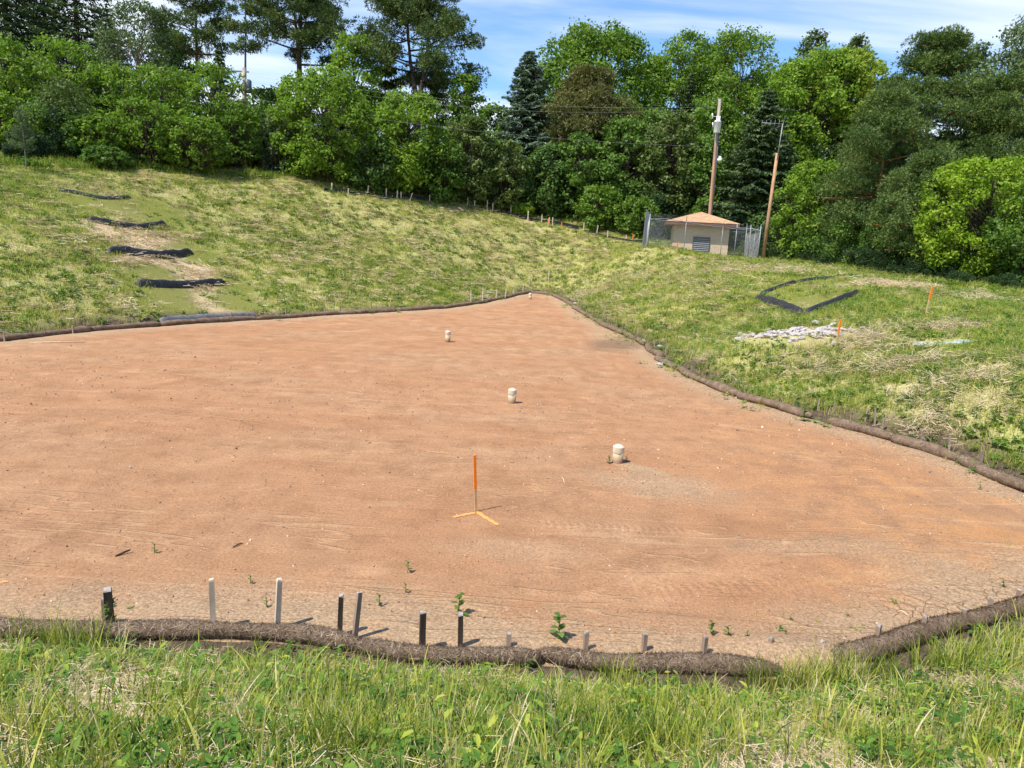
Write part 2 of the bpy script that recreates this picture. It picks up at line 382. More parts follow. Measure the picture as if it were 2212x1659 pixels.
# grey washed silt beside the rim and below the third pipe
gsil = fm.ramp(fin, [(.3, (.29, .20, .14)), (.5, (.43, .32, .23)), (.7, (.56, .44, .33))])
ed = fm.rng(fm.math('ADD', sd, fm.math('MULTIPLY', fm.math('SUBTRACT', med, .5), 1.6)), 1.6, .2, 0, .85)
c = fm.mix(ed, c, gsil)
pg = flo(1440, 1055)
def blob(cx, cy, rx, ry, rot=0):
    mpg = fm.n('ShaderNodeMapping', {'Vector': gp, 'Location': (cx, cy, 0), 'Rotation': (0, 0, rot), 'Scale': (rx, ry, 1)}, vector_type='TEXTURE')
    return fm.n('ShaderNodeVectorMath', {0: fm.n('ShaderNodeVectorMath', {0: mpg.outputs[0], 1: (1, 1, 0)}, operation='MULTIPLY').outputs[0]}, operation='LENGTH').outputs[1]
for (qx, qy, rx, ry, rot, k) in ((1430, 1050, 1.9, 1.0, -.25, .65), (1375, 1012, .8, .28, -.6, .8), (640, 1320, 3.6, .9, .0, .55), (1120, 1190, 1.6, .5, 0, .35), (2080, 1270, 1.2, 2.2, .3, .5), (1300, 730, .9, 4.0, .0, .5), (1750, 1180, 1.7, .5, .2, .5)):
    q = flo(qx, qy); bb = blob(q.x, q.y, rx, ry, rot)
    f = fm.rng(fm.math('ADD', bb, fm.math('MULTIPLY', fm.math('SUBTRACT', med, .5), 1.4)), 1.15, .25, 0, k)
    c = fm.mix(f, c, gsil)
# dried darker scum near the corner, pale sand fan
q = flo(1330, 745); f = fm.rng(fm.math('ADD', blob(q.x, q.y, 1.6, 3.2, -.3), fm.math('MULTIPLY', fm.math('SUBTRACT', fin, .5), 2.2)), 1., .4, 0, .55); c = fm.mix(f, c, (.12, .095, .075))
def scratch(rot, sc_, wd, lo, hi, off):
    nz = fm.n('ShaderNodeTexNoise', {'Vector': fm.n('ShaderNodeMapping', {'Vector': gp, 'Scale': sc_, 'Rotation': (0, 0, rot), 'Location': (off, 0, 0)}).outputs[0], 'Scale': 1., 'Detail': 3.5, 'Distortion': .7}).outputs[0]
    ln = fm.rng(fm.math('ABSOLUTE', fm.math('SUBTRACT', nz, .5)), wd, wd*.15)
    return fm.math('MULTIPLY', ln, fm.rng(fm.noise(.35, 3, .6, fm.n('ShaderNodeMapping', {'Vector': gp, 'Location': (off*3, 5, 0)}).outputs[0]), lo, hi))
s1 = scratch(-.22, (.16, 1.0, 1), .012, .46, .6, 3.); s2 = scratch(.35, (.13, .9, 1), .009, .5, .62, 11.); s3 = scratch(-.7, (.12, .8, 1), .008, .52, .62, 23.); s4 = scratch(.08, (.07, .7, 1), .02, .45, .6, 31.)
c = fm.mix(fm.math('MULTIPLY', fm.math('ADD', s1, s2), .36), c, (.58, .40, .26)); c = fm.mix(fm.math('MULTIPLY', s3, .2), c, (.25, .13, .08)); c = fm.mix(fm.math('MULTIPLY', s4, .28), c, (.60, .42, .29))
# mud cracks in the washed silt
ck = fm.n('ShaderNodeTexVoronoi', {'Vector': fm.n('ShaderNodeMapping', {'Vector': gp, 'Scale': (1, 1, 1)}).outputs[0], 'Scale': 5.5}, feature='DISTANCE_TO_EDGE').outputs[0]
crk = fm.math('MULTIPLY', fm.math('MULTIPLY', fm.rng(ck, .05, .008), fm.rng(med, .42, .6)), fm.math('MULTIPLY', ed, fm.rng(sx.outputs[0], 2., 5.))); c = fm.mix(fm.math('MULTIPLY', crk, .7), c, (.12, .09, .065))
vo = fm.n('ShaderNodeTexVoronoi', {'Vector': fm.pos(), 'Scale': 15.}); rc = fm.n('ShaderNodeSeparateColor', {0: vo.outputs['Color']})
peb = fm.math('MULTIPLY', fm.rng(vo.outputs['Distance'], .20, .13), fm.rng(rc.outputs[0], .80, .84))
c = fm.mix(fm.math('MULTIPLY', peb, .4), c, (.72, .55, .39))
peb2 = fm.math('MULTIPLY', fm.rng(vo.outputs['Distance'], .25, .15), fm.rng(rc.outputs[1], .86, .9)); c = fm.mix(fm.math('MULTIPLY', peb2, .55), c, (.17, .10, .06))
c = fm.mix(.8, c, fm.ramp(fin, [(.3, (.55, .53, .5)), (.5, (.98, .98, .98)), (.7, (1.45, 1.42, 1.38))]), 'MULTIPLY')
c = fm.mix(.6, c, fm.ramp(med, [(.3, (.78, .765, .75)), (.5, (1, 1, 1)), (.7, (1.15, 1.13, 1.1))]), 'MULTIPLY')
c = fm.mix(1., c, (.97, .905, .76), 'MULTIPLY')
fm.color(c)
# tyre treads: short cross bars in two bands
def tread(px, py, L, W_, rot, cyc):
    q = flo(px, py); mp_ = fm.n('ShaderNodeMapping', {'Vector': gp, 'Location': (q.x, q.y, 0), 'Rotation': (0, 0, rot)}, vector_type='TEXTURE')
    s3 = fm.n('ShaderNodeSeparateXYZ', {0: mp_.outputs[0]}); ax = fm.math('ABSOLUTE', s3.outputs[0]); ay = fm.math('ABSOLUTE', s3.outputs[1])
    msk = fm.math('MULTIPLY', fm.rng(ax, L, L*.6), fm.rng(ay, W_, W_*.75))
    return fm.math('MULTIPLY', msk, fm.math('SINE', fm.math('ADD', fm.math('MULTIPLY', s3.outputs[0], cyc), fm.math('MULTIPLY', ay, 9.))))
tr = fm.math('ADD', tread(1330, 1140, 1.5, .17, .02, 48.), tread(1980, 1230, 1.5, .25, -.95, 40.))
tr = fm.math('ADD', tr, fm.math('ADD', tread(1560, 1270, 1.3, .2, .25, 44.), tread(2000, 1290, 1.1, .22, .5, 42.)))
hgt = fm.math('ADD', fm.math('ADD', fm.math('MULTIPLY', fin, .55), fm.math('MULTIPLY', stk, 1.2)), fm.math('ADD', fm.math('ADD', fm.math('MULTIPLY', peb, .3), fm.math('SUBTRACT', fm.math('MULTIPLY', fm.math('ADD', s1, s2), .6), fm.math('ADD', fm.math('MULTIPLY', s3, .35), fm.math('MULTIPLY', crk, .9)))), fm.math('MULTIPLY', tr, .15)))
fm.bump(fm.math('ADD', hgt, fm.math('MULTIPLY', fin2, .3)), .8, .05)
me = np_mesh('basin_floor', np.stack([FX, FY, FZ], -1).reshape(-1, 3)[used], fq, fm.m, True)
a_ = me.attributes.new('sd', 'FLOAT', 'POINT'); a_.data.foreach_set('value', FD.ravel()[used].astype(np.float32))
tag(link('basin_floor', me), 'bare reddish sandy dirt floor of the drainage basin', 'dirt floor', kind='structure')
# ------------------------------------------------------------------ fibre wattles round the basin
def resample(pts, step):
    P_ = [Vector(p) for p in pts]; out_ = [P_[0].copy()]; acc = 0
    for a, b in zip(P_[:-1], P_[1:]):
        L = (b-a).length
        if L < 1e-6: continue
        n = max(1, round(L/step))
        for k in range(1, n+1): out_.append(a+(b-a)*(k/n))
    return out_
def smooth(pts, n=2):
    for _ in range(n): pts = [pts[0]] + [(pts[i-1]+pts[i]*2+pts[i+1])/4 for i in range(1, len(pts)-1)] + [pts[-1]]
    return pts
wm_ = M('wattle_fibre', .95, .1)
v1 = wm_.noise(60, 5, .8, wm_.pos((1, .5, 1))); v2 = wm_.noise(5, 4, .6, wm_.pos())
wm_.color(wm_.mix(.55, wm_.ramp(v2, [(.3, (.12, .078, .050)), (.6, (.23, .16, .108)), (.8, (.33, .25, .175))]), wm_.ramp(v1, [(.3, (.35, .35, .35)), (.55, (1, 1, 1)), (.75, (1.6, 1.55, 1.5))]), 'MULTIPLY'))
wm_.bump(v1, .8, .02); WAT = wm_.m
fbm_ = M('wattle_straw_fibre', .9, .1); isl = fbm_.n('ShaderNodeNewGeometry').outputs['Random Per Island']
fbm_.color(fbm_.ramp(isl, [(0, (.06, .038, .024)), (.5, (.20, .14, .092)), (.85, (.36, .275, .19)), (1, (.52, .42, .30))])); FIB = fbm_.m
def wattle(path, r, label, group, nf=0, seed=0, step=.09, sink=.38, bury=(0, 0)):
    g = np.random.default_rng(seed)
    pts = smooth(resample(path, step), 6)
    for p in pts:
        ip = float(sdist(np.array([p.x]), np.array([p.y]))[0])
        p.z = (T(p.x, p.y)*.6 + float(floor_z(p.x, p.y))*.4) + r*(1-sink)
    pts = smooth(pts, 4)
    for i, p in enumerate(pts):
        if bury[0]: p.z -= .24*max(0, 1-i*step/bury[0])**1.3
        if bury[1]: p.z -= .24*max(0, 1-(len(pts)-1-i)*step/bury[1])**1.3
    org = pts[len(pts)//2].copy(); org.z -= r
    n = 14; V = []; Q = []
    ph = g.random()*100
    for i, p in enumerate(pts):
        d = (pts[min(i+1, len(pts)-1)]-pts[max(i-1, 0)]).normalized(); s = d.cross(Vector((0, 0, 1))).normalized(); u_ = s.cross(d)
        s_ = i*step; e = min(i, len(pts)-1-i)
        rr = r*(.93 + .15*(float(vnoise(s_, ph, .45))-.5)*2 + .16*(float(vnoise(s_, ph+9, 1.4))-.5)*2 - .16*max(0, float(vnoise(s_, ph+77, .6))-.62)*2.6)
        if e < 4: rr *= (.35, .72, .9, .97)[e]
        off = s*(float(vnoise(s_, ph+20, 1.1))-.5)*.2 + Vector((0, 0, 1))*(float(vnoise(s_, ph+60, .9))-.5)*r*.35
        for k in range(n):
            t = 2*math.pi*k/n; q = rr*(1+.10*(float(vnoise(s_*1.0, ph+40+math.cos(t)*1.3+math.sin(t)*2.1, .16))-.5)*2)
            V.append(p + off + s*math.cos(t)*q*1.12 + u_*math.sin(t)*q*.86 - org)
    for i in range(len(pts)-1):
        for k in range(n):
            k2 = (k+1) % n; Q.append((i*n+k, i*n+k2, (i+1)*n+k2, (i+1)*n+k))
    mb = MB(); mb.v = [tuple(v) for v in V]; mb.f = Q + [tuple(reversed(range(n))), tuple(range((len(pts)-1)*n, len(pts)*n))]
    if nf:
        root = empty('fibre_wattle', org, label, 'erosion wattle', group)
        mb.build('roll', WAT, root, True)
        V = np.array([tuple(v) for v in V]).reshape(len(pts), n, 3)
        tot = int(nf*1.3*len(pts)*step)
        i = g.integers(0, len(pts)-1, tot); k = g.integers(0, n, tot); c_ = V.mean(1)[i]
        a = V[i, k]; b = V[i+1, (k+1) % n]; p = a + (b-a)*g.random((tot, 1)); nrm = p-c_; nrm /= np.linalg.norm(nrm, axis=1, keepdims=True)
        up_ = nrm[:, 2] > -.5; p = p[up_]; nrm = nrm[up_]; tot = len(p)
        d = g.normal(size=(tot, 3)); d -= nrm*(d*nrm).sum(1, keepdims=True)*.82; d /= np.linalg.norm(d, axis=1, keepdims=True)
        L = g.uniform(.02, .055, (tot, 1)); wv = np.cross(d, nrm); wv /= np.linalg.norm(wv, axis=1, keepdims=True)+1e-9; wv *= g.uniform(.0012, .0026, (tot, 1))
        p = p+nrm*.004
        VV = np.stack([p-d*L-wv, p-d*L+wv, p+d*L+wv+nrm*.006, p+d*L-wv+nrm*.006], 1).reshape(-1, 3)
        o = link('fibres', np_mesh('fibres', VV, np.arange(tot*4).reshape(-1, 4), FIB), root); o['kind'] = 'stuff'
        return root
    o = mb.build('fibre_wattle', WAT, None, True, org)
    return tag(o, label, 'erosion wattle', group)
def pth(pl, z=0): return [flo(*q) for q in pl]
NG = 'brown fibre wattles along the near rim of the basin'; FG = 'brown fibre wattles along the far rims of the basin'
nl = pth(near_px)[::-1]
def sub(lst, x0, x1):
    full = [(q, p) for q, p in lst]; r_ = []
    full.sort(key=lambda t: t[0][0])
    xs = np.array([q[0] for q, _ in full]); ys = np.array([q[1] for q, _ in full])
    xq = [x0] + [x for x in xs if x0 < x < x1] + [x1]
    return [flo(x, float(np.interp(x, xs, ys))) for x in xq]
NP = [(q, None) for q in near_px]
def bul(a): return a
wattle([Vector((-14, 9.3, 0)), Vector((-9.5, 9.1, 0))] + sub(NP, 0, 786), .110, 'brown fibre wattle in the grass at the left end of the near rim', NG, 1500, 1)
wattle([p+Vector((0, -.03, 0)) for p in sub(NP, 766, 1168)], .115, 'sagging fibre wattle with two dark stakes in it, mid near rim', NG, 1700, 2)
wattle(sub(NP, 1158, 1735), .112, 'fibre wattle whose right end vanishes under spilled sand', NG, 1700, 3, bury=(0, .55))
wattle(sub(NP, 1745, 2212) + [Vector((t_.x, t_.y, 0)) for t_ in TURN[::-1]], .125, 'fibre wattle climbing out of the picture at lower right', NG, 1500, 4, bury=(.5, 0), sink=.5)
FP = [(q, None) for q in far_px[:11]]
for i, (a, b, lb) in enumerate(((0, 200, 'long brown wattle at the left end of the far rim'), (195, 352, 'brown wattle between the left end and the grey dike'), (345, 560, 'brown wattle running in front of the grey silt dike'), (552, 770, 'thick wattle starting right of the grey silt dike'), (764, 962, 'brown wattle midway along the far rim, left of the pale laths'), (956, 1108, 'thin wattle below the row of pale laths near the corner'), (1100, 1146, 'short wattle ending behind the pipe in the far corner'))):
    P_ = sub(FP, a, b)
    if i == 0: P_ = [Vector((-30, 20.5, 0))] + P_
    wattle(P_, .17, lb, FG, 0, 20+i, .14)
RP = far_px[10:]
def along(pts, t0, t1):                 # stretch of a pixel polyline by index
    r_ = []
    for k in np.linspace(t0, t1, 12):
        i = min(int(k), len(pts)-2); f = k-i; r_.append(flo(pts[i][0]*(1-f)+pts[i+1][0]*f, pts[i][1]*(1-f)+pts[i+1][1]*f))
    return r_
for i, (a, b, lb) in enumerate(((0, 1.05, 'short wattle right of the pipe in the far corner'), (.95, 3.0, 'wattle bending down to the right from the far corner'), (2.95, 4.9, 'wattle half buried in weeds below the far corner'), (4.85, 7.0, 'broken wattle among flat stones on the right rim'), (6.9, 9.02, 'wattle right of the broken one on the right rim'), (8.95, 10.8, 'wattle left of the leafy weed clump on the right rim'), (11.2, 13.1, 'wattle with grass growing over it on the right rim'), (13.0, 15.1, 'thick smooth wattle nearing the right edge of the picture'), (15.0, 17.0, 'last wattle at the right edge of the picture, above cracked silt'))):
    P_ = along(RP, a, b)
    if i == 3: P_ = [p+Vector((.12*math.sin(k*2.3), .1*math.cos(k*1.7), 0)) for k, p in enumerate(P_)]
    wattle(P_, .155, lb, FG, 350 if i >= 6 else 0, 40+i, .12)

# ------------------------------------------------------------------ wooden stakes
def woodmat(name, a, b, sc_=1.):
    m = M(name, .85, .15); v = m.noise(14*sc_, 6, .7, m.pos((1, 1, .12), obj=True)); v2 = m.noise(2.2, 3, .6, m.pos(obj=True))
    m.color(m.mix(m.rng(v2, .35, .7), m.ramp(v, [(.3, a), (.7, b)]), m.ramp(v, [(.3, tuple(x*.75 for x in a)), (.7, tuple(x*.8 for x in b))]))); m.bump(v, .5, .01); return m.m
W_PALE = woodmat('weathered_pale_wood', (.44, .34, .25), (.76, .63, .49)); W_DARK = woodmat('weathered_dark_wood', (.028, .021, .016), (.10, .077, .058)); W_GREY = woodmat('weathered_grey_wood', (.22, .155, .11), (.44, .33, .25)); W_LATH = woodmat('new_lath_wood', (.50, .34, .16), (.72, .53, .28))
ORG = simple('orange_marking_paint', (.90, .235, .025), .12, 20, .6)
W_TOP = woodmat('bleached_end_grain', (.28, .24, .21), (.50, .45, .40))
def stake(loc, h, wd, mat, label, group, lean=(0, 0), rz=None, th=None, seed=0, top=False):
    g = random.Random(seed); th = th or wd; mb = MB(); lv = [(-.12, 1), (0, 1), (h*.5, .99), (h-.012, .97), (h, .82)]
    vs = []; 
    for z, s in lv:
        dx = g.uniform(-.002, .002); dy = g.uniform(-.002, .002)
        for a, b in ((-1, -1), (1, -1), (1, 1), (-1, 1)): vs.append((a*wd/2*s+dx, b*th/2*s+dy, z + (g.uniform(-.014, .014) if z >= h-.013 else 0)))
    fs = [(0, 3, 2, 1), (16, 17, 18, 19)]
    for i in range(4):
        for k in range(4): fs.append((i*4+k, i*4+(k+1) % 4, (i+1)*4+(k+1) % 4, (i+1)*4+k))
    mb.add(vs, fs); o = mb.build('stake', mat); o.name = 'wooden_stake'
    if top:
        o.data.materials.append(W_TOP)
        o.data.polygons[1].material_index = 1
        for i in (14, 15, 16, 17): o.data.polygons[i].material_index = 1
    o.location = loc; o.rotation_euler = (lean[1], lean[0], g.uniform(-.5, .5) if rz is None else rz)
    return tag(o, label, 'stake', group)
def hpx(px, py, npx):                     # metres covered by npx pixels at the ground point seen there
    p = hit(px, py); return p, hfor(p, npx)
NS = 'wooden stakes driven through the near wattle'
near = [(240, 1338, 66, .07, W_DARK, 'thick dark stake with weeds climbing it, left on the near rim', -.03), (228, 1330, 38, .045, W_GREY, 'short grey stake behind the weed covered dark stake', 0),
        (461, 1343, 92, .05, W_PALE, 'tall pale stake, left of the two tall pale ones', -.01), (598, 1343, 92, .05, W_PALE, 'tall pale stake with one dark side, leaning right', .05),
        (734, 1358, 73, .048, W_DARK, 'dark upright stake beside a leaning grey-brown one', .02), (765, 1365, 86, .045, W_GREY, 'grey-brown stake leaning right at the wattle joint', .09),
        (912, 1388, 68, .055, W_DARK, 'dark stake with pale top casting a shadow on the wattle', -.01), (994, 1378, 54, .048, W_DARK, 'short dark stake with grey top, right of the other dark one', -.02)]
for i, (x, y, n_, wd, mt, lb, ln) in enumerate(near):
    p = flo(x, y+22); h = hfor(p, n_+22)
    stake(p, h, wd*1.15, mt, lb, NS, (ln, .02), [.4, .3, .35, .55, .2, .6, .3, .15][i], seed=i, top=mt != W_PALE)
for i, (x, y, n_, lb) in enumerate(((1098, 1390, 24, 'low grey stub at the joint right of the dark stakes'), (1264, 1398, 36, 'grey stub behind the near wattle beside tall weeds'), (1390, 1400, 34, 'grey stub behind the swelling middle of the near wattle'), (1519, 1408, 36, 'grey stub near the right end of the straight wattle'), (1662, 1404, 30, 'grey stub standing in the spilled sand'), (1773, 1400, 18, 'tiny stub almost buried in the spilled sand'), (1892, 1388, 40, 'grey stub where the wattle comes out of the sand'), (1992, 1362, 34, 'grey stub on the wattle climbing to the right'), (2078, 1340, 28, 'stub beside a tuft of grass on the climbing wattle'), (2136, 1318, 30, 'grey stub second from the right picture edge'), (2196, 1295, 24, 'grey stub closest to the right picture edge'))):
    p = flo(x, y+10); h = hfor(p, n_+8)
    stake(p, h, .05, W_GREY, lb, NS, (0, 0), .15+.1*i, seed=30+i, top=True)
# far rims
FS = 'small stakes along the far rims of the basin'
for i, (x, y, n_) in enumerate(((10, 738, 14), (97, 728, 16), (158, 722, 13), (222, 715, 16), (287, 709, 15), (355, 700, 20), (430, 694, 18), (500, 692, 12), (551, 688, 16), (618, 684, 16), (702, 680, 12), (735, 678, 12), (802, 675, 18), (848, 674, 18), (905, 671, 12))):
    p = flo(x, y); stake(p, hfor(p, n_)+.12, .05, W_GREY, 'short brown stake in the long wattle of the far left rim', FS, (random.uniform(-.08, .08), 0), seed=60+i)
for i, (x, y, n_, lb, ln) in enumerate(((1016, 660, 32, 'first pale lath from the left behind the corner wattle', -.03), (1041, 657, 33, 'tallest pale lath behind the corner wattle', 0), (1070, 651, 25, 'lath leaning right behind the corner wattle', .08), (1090, 648, 22, 'short lath leaning right near the corner', .1), (1108, 641, 16, 'tiny stake where two thin wattles meet', .05), (1129, 634, 20, 'thin grey lath just left of the corner pipe', .05), (1142, 632, 27, 'pale lath standing right behind the corner pipe', .0), (1184, 633, 28, 'lone lath right of the corner pipe', -.05))):
    p = flo(x, y); p = Vector((p.x, p.y+.35, T(p.x, p.y+.35))); stake(p, hfor(p, n_), .075, W_PALE, lb, 'pale laths near the far corner of the basin', (ln, 0), .1, .03, seed=80+i)
for i, (x, y, n_) in enumerate(((1412, 757, 12), (1435, 770, 14), (1490, 812, 10), (1765, 896, 14), (1800, 905, 10), (1868, 925, 14), (1888, 932, 26), (1905, 940, 16), (1990, 968, 22), (2050, 985, 22), (2120, 1010, 16))):
    p = flo(x, y); p = p+Vector((.05, .12, 0)); stake(Vector((p.x, p.y, T(p.x, p.y)+.03)), hfor(p, n_)+.12, .045, W_GREY, 'small brown stake holding a wattle on the right rim', FS, (random.uniform(-.12, .12), 0), seed=100+i)

# ------------------------------------------------------------------ orange marking laths
def lath(p, h, frac, label, group, lean=(0, 0), wd=.045, th=.012, rz=.25, allp=False):
    root = empty('marking_lath', p, label, 'marking stake', group, rz); root.rotation_euler = (lean[1], lean[0], rz)
    zc_ = h*(1-frac)
    if not allp:
        mb = MB(); mb.box((-wd/2, -th/2, -.15), (wd/2, th/2, zc_)); mb.build('bare_wood', W_LATH, root, bevel=.0015)
    mb = MB(); z0 = zc_ if not allp else -.1
    mb.add([(-wd/2-.001, -th/2-.001, z0), (wd/2+.001, -th/2-.001, z0), (wd/2+.001, th/2+.001, z0), (-wd/2-.001, th/2+.001, z0), (-wd/2-.001, -th/2-.001, h-.01), (wd/2+.001, -th/2-.001, h), (wd/2+.001, th/2+.001, h), (-wd/2-.001, th/2+.001, h-.01)], [(0, 3, 2, 1), (4, 5, 6, 7), (0, 1, 5, 4), (1, 2, 6, 5), (2, 3, 7, 6), (3, 0, 4, 7)])
    mb.build('painted_top', ORG, root, bevel=.0015)
LG = 'orange-topped marking laths'
p = flo(1028, 1108); lath(p, hfor(p, 127), .58, 'tall orange-topped lath standing alone on the dirt floor', LG, (-.07, 0), .048, .02, .5)
for x, y, n_, fr, lb, ln, wd in ((1805, 754, 61, .5, 'orange-topped lath in front of the pale rocks', .05, .07), (1999, 684, 64, .45, 'orange-topped lath on the right slope under the big green bush', .1, .075)):
    p, h = hpx(x, y, n_); lath(p, h/.97, fr, lb, LG, (ln, 0), wd, .02)
for x, y, n_, lb in ((1461, 546, 20, 'small orange lath in front of the pump house'), (1366, 523, 15, 'small orange lath at the end of the silt fence'), (1212, 498, 16, 'small orange lath along the silt fence, third from the pump house'), (1183, 492, 18, 'yellowish orange lath in the grass below the silt fence')):
    p, h = hpx(x, y, n_); lath(p, h+.1, .6, lb, LG, (.03, 0), .09, .03)
# sprayed lines on the dirt
def paint(pl, wd, label, seed):
    g = random.Random(seed); pts = resample([flo(*q) for q in pl], .035); mb = MB(); o0 = pts[0].copy(); vs = []
    fz = lambda x, y: float(floor_z(x, y)) + .012 + (float(fbm(x, y, 1.6, 9))-.5)*.05 + (float(fbm(x, y, .35, 11, 2))-.5)*.02
    for i, q in enumerate(pts):
        d = (pts[min(i+1, len(pts)-1)]-pts[max(0, i-1)]).normalized(); s = Vector((-d.y, d.x, 0)); e = .5 if i in (0, len(pts)-1) else 1
        for sg in (-1, 1):
            v_ = q + s*sg*wd*e*g.uniform(.55, 1.2)+Vector((0, 0, 0)); v_.z = fz(v_.x, v_.y)+.009; vs.append(v_-o0)
    mb.add(vs, [(2*i, 2*i+1, 2*i+3, 2*i+2) for i in range(len(pts)-1)])
    m = PNT; o = mb.build('paint_line', m, None, False, o0); tag(o, label, 'paint mark', 'orange sprayed lines on the dirt')
pm = M('sprayed_orange_on_sand', .95, .1); f = pm.noise(45, 4, .8, pm.pos()); pm.color(pm.ramp(f, [(.40, (.86, .30, .06)), (.5, (.80, .33, .10)), (.66, (.50, .27, .15))])); PNT = pm.m
paint([(978, 1120), (1000, 1115), (1026, 1111)], .035, 'orange sprayed line running left from the lath foot', 1)
paint([(1030, 1109), (1050, 1121), (1076, 1136)], .045, 'orange sprayed line running right from the lath foot', 2)
paint([(-14, 1262), (19, 1258)], .03, 'short orange sprayed dash at the left picture edge', 3)

# ------------------------------------------------------------------ capped standpipes
pv = M('dusty_white_pvc', .6, .35); z_ = pv.n('ShaderNodeSeparateXYZ', {0: pv.n('ShaderNodeTexCoord').outputs['Object']}).outputs[2]
pn = pv.noise(9, 5, .7, pv.pos(obj=True)); f = pv.rng(pv.math('ADD', z_, pv.math('MULTIPLY', pn, -.25)), .12, -.08)
pv.color(pv.mix(f, pv.ramp(pn, [(.3, (.42, .33, .20)), (.7, (.55, .45, .30))]), (.34, .22, .13))); PVC = pv.m
CAP = simple('white_pvc_cap', (.58, .50, .37), .14, 12, .5, .4)
def pipe(px, py, n_, label, tilt):
    p = flo(px, py); h = hfor(p, n_)-.02; p.z = float(floor_z(p.x, p.y)); root = empty('standpipe', p, label, 'pipe', 'capped white standpipes in the basin'); root.rotation_euler = tilt
    r = .112; mb = MB(); mb.lathe([(r, -.2), (r, h-.10)], 32); mb.build('pipe_body', PVC, root, True)
    mb = MB(); mb.lathe([(r+.001, h-.175), (r+.008, h-.173), (r+.010, h-.165), (r+.010, h-.045), (r+.004, h-.038), (r*.8, h-.02), (r*.45, h-.002), (.012, h+.008)], 32); e_ = mb.build('cap', CAP, root, True).modifiers.new('crisp', 'EDGE_SPLIT'); e_.split_angle = R(30)
    # sand heaped at its foot
pipe(1333, 1001, 43, 'capped pipe nearest the camera, weeds at its foot', (0, R(1.5), 0))
pipe(1105, 872, 35, 'capped pipe between the nearest and the upper-left one', (0, R(1), 0))
pipe(967, 739, 26, 'capped pipe set left of the others in front of the far rim', (0, 0, 0))
pipe(1145, 647, 15, 'small looking capped pipe in the far corner', (0, 0, 0))

# ------------------------------------------------------------------ black silt dikes
bm_ = M('black_geotextile', .48, .35); q1 = bm_.noise(5, 5, .6, bm_.pos((1, 2.5, 1), obj=True), 1.2); q2 = bm_.noise(38, 3, .6, bm_.pos(obj=True))
bm_.color(bm_.ramp(q1, [(.3, (.012, .012, .013)), (.55, (.035, .035, .038)), (.75, (.11, .10, .09))])); bm_.bump(bm_.math('ADD', q1, bm_.math('MULTIPLY', q2, .2)), .8, .05); BLK = bm_.m
GRYF = simple('dusty_grey_geotextile', (.16, .155, .155), .35, 5, .7, .2, .6)
def dike(pl, hh, ww, label, mat, fall=.7, seed=0):
    hh *= .70; ww *= .9
    """sweep of a low tent-shaped roll with a wrinkled skin and an apron on the uphill side"""
    pts = smooth(resample([hit(*q) for q in pl], .13), 26); org = pts[0].copy(); g = random.Random(seed); ph = g.random()*50
    prof = [(-.60, -.25), (-.52, .10), (-.38, .55), (-.2, .88), (0, 1.0), (.2, .88), (.4, .5), (.55, .1), (.6, -.2)]
    vs = []; n = len(prof)
    for i, p in enumerate(pts):
        d = (pts[min(i+1, len(pts)-1)]-pts[max(0, i-1)]); d.z = 0; d.normalize(); s = Vector((-d.y, d.x, 0))
        if s.y < 0: s = -s
        e = min(i, len(pts)-1-i); k = (.45, .75, .93, 1)[min(e, 3)]
        lo = 1+.10*(float(vnoise(i*.13, ph, .5))-.5)*2
        for (a, b_) in prof:
            q = p + s*a*ww; z = p.z+s.y*a*ww*.3
            wv = 1+.07*(float(vnoise(i*.13+a*.8, ph+7+a*3, .22))-.5)*2
            vs.append(Vector((q.x, q.y, z + b_*hh*k*lo*wv +.02))-org)
    fs = [(i*n+k, i*n+k+1, (i+1)*n+k+1, (i+1)*n+k) for i in range(len(pts)-1) for k in range(n-1)]
    fs += [tuple(reversed(range(n))), tuple(range((len(pts)-1)*n, len(pts)*n))]
    mb = MB(); mb.add(vs, fs); return tag(mb.build('silt_dike', mat, None, True, org), label, 'silt dike', 'dark fabric silt dikes')
dike([(120, 412), (165, 418), (215, 431), (280, 428)], .22, .28, 'topmost silt dike, faded and nearly lost in the hill grass', BLK, seed=1)
dike([(190, 479), (235, 486), (300, 497), (340, 489), (357, 488)], .42, .34, 'sagging black silt dike second from the top of the swale', BLK, seed=2)
dike([(232, 549), (275, 549), (330, 558), (380, 555), (412, 549)], .50, .36, 'thick black silt dike third from the top of the swale', BLK, seed=3)
dike([(295, 619), (350, 621), (420, 621), (484, 613)], .44, .34, 'black silt dike lowest on the grassy swale', BLK, seed=4)
dike([(345, 697), (400, 694), (470, 691), (550, 686)], .34, .3, 'dusty grey silt dike lying behind the brown wattle', GRYF, seed=5)
dike([(1632, 650), (1680, 660), (1732, 683)], .42, .34, 'black silt dike forming the left front of the inlet square', BLK, seed=6)
dike([(1738, 684), (1800, 660), (1853, 638)], .42, .30, 'black silt dike forming the right front of the inlet square', BLK, seed=7)
dike([(1640, 640), (1680, 624), (1718, 611)], .24, .26, 'low dark dike hidden in grass, left back of the inlet square', BLK, seed=8)
dike([(1722, 610), (1780, 604), (1845, 598)], .22, .26, 'low dark dike along the back of the inlet square', BLK, seed=9)

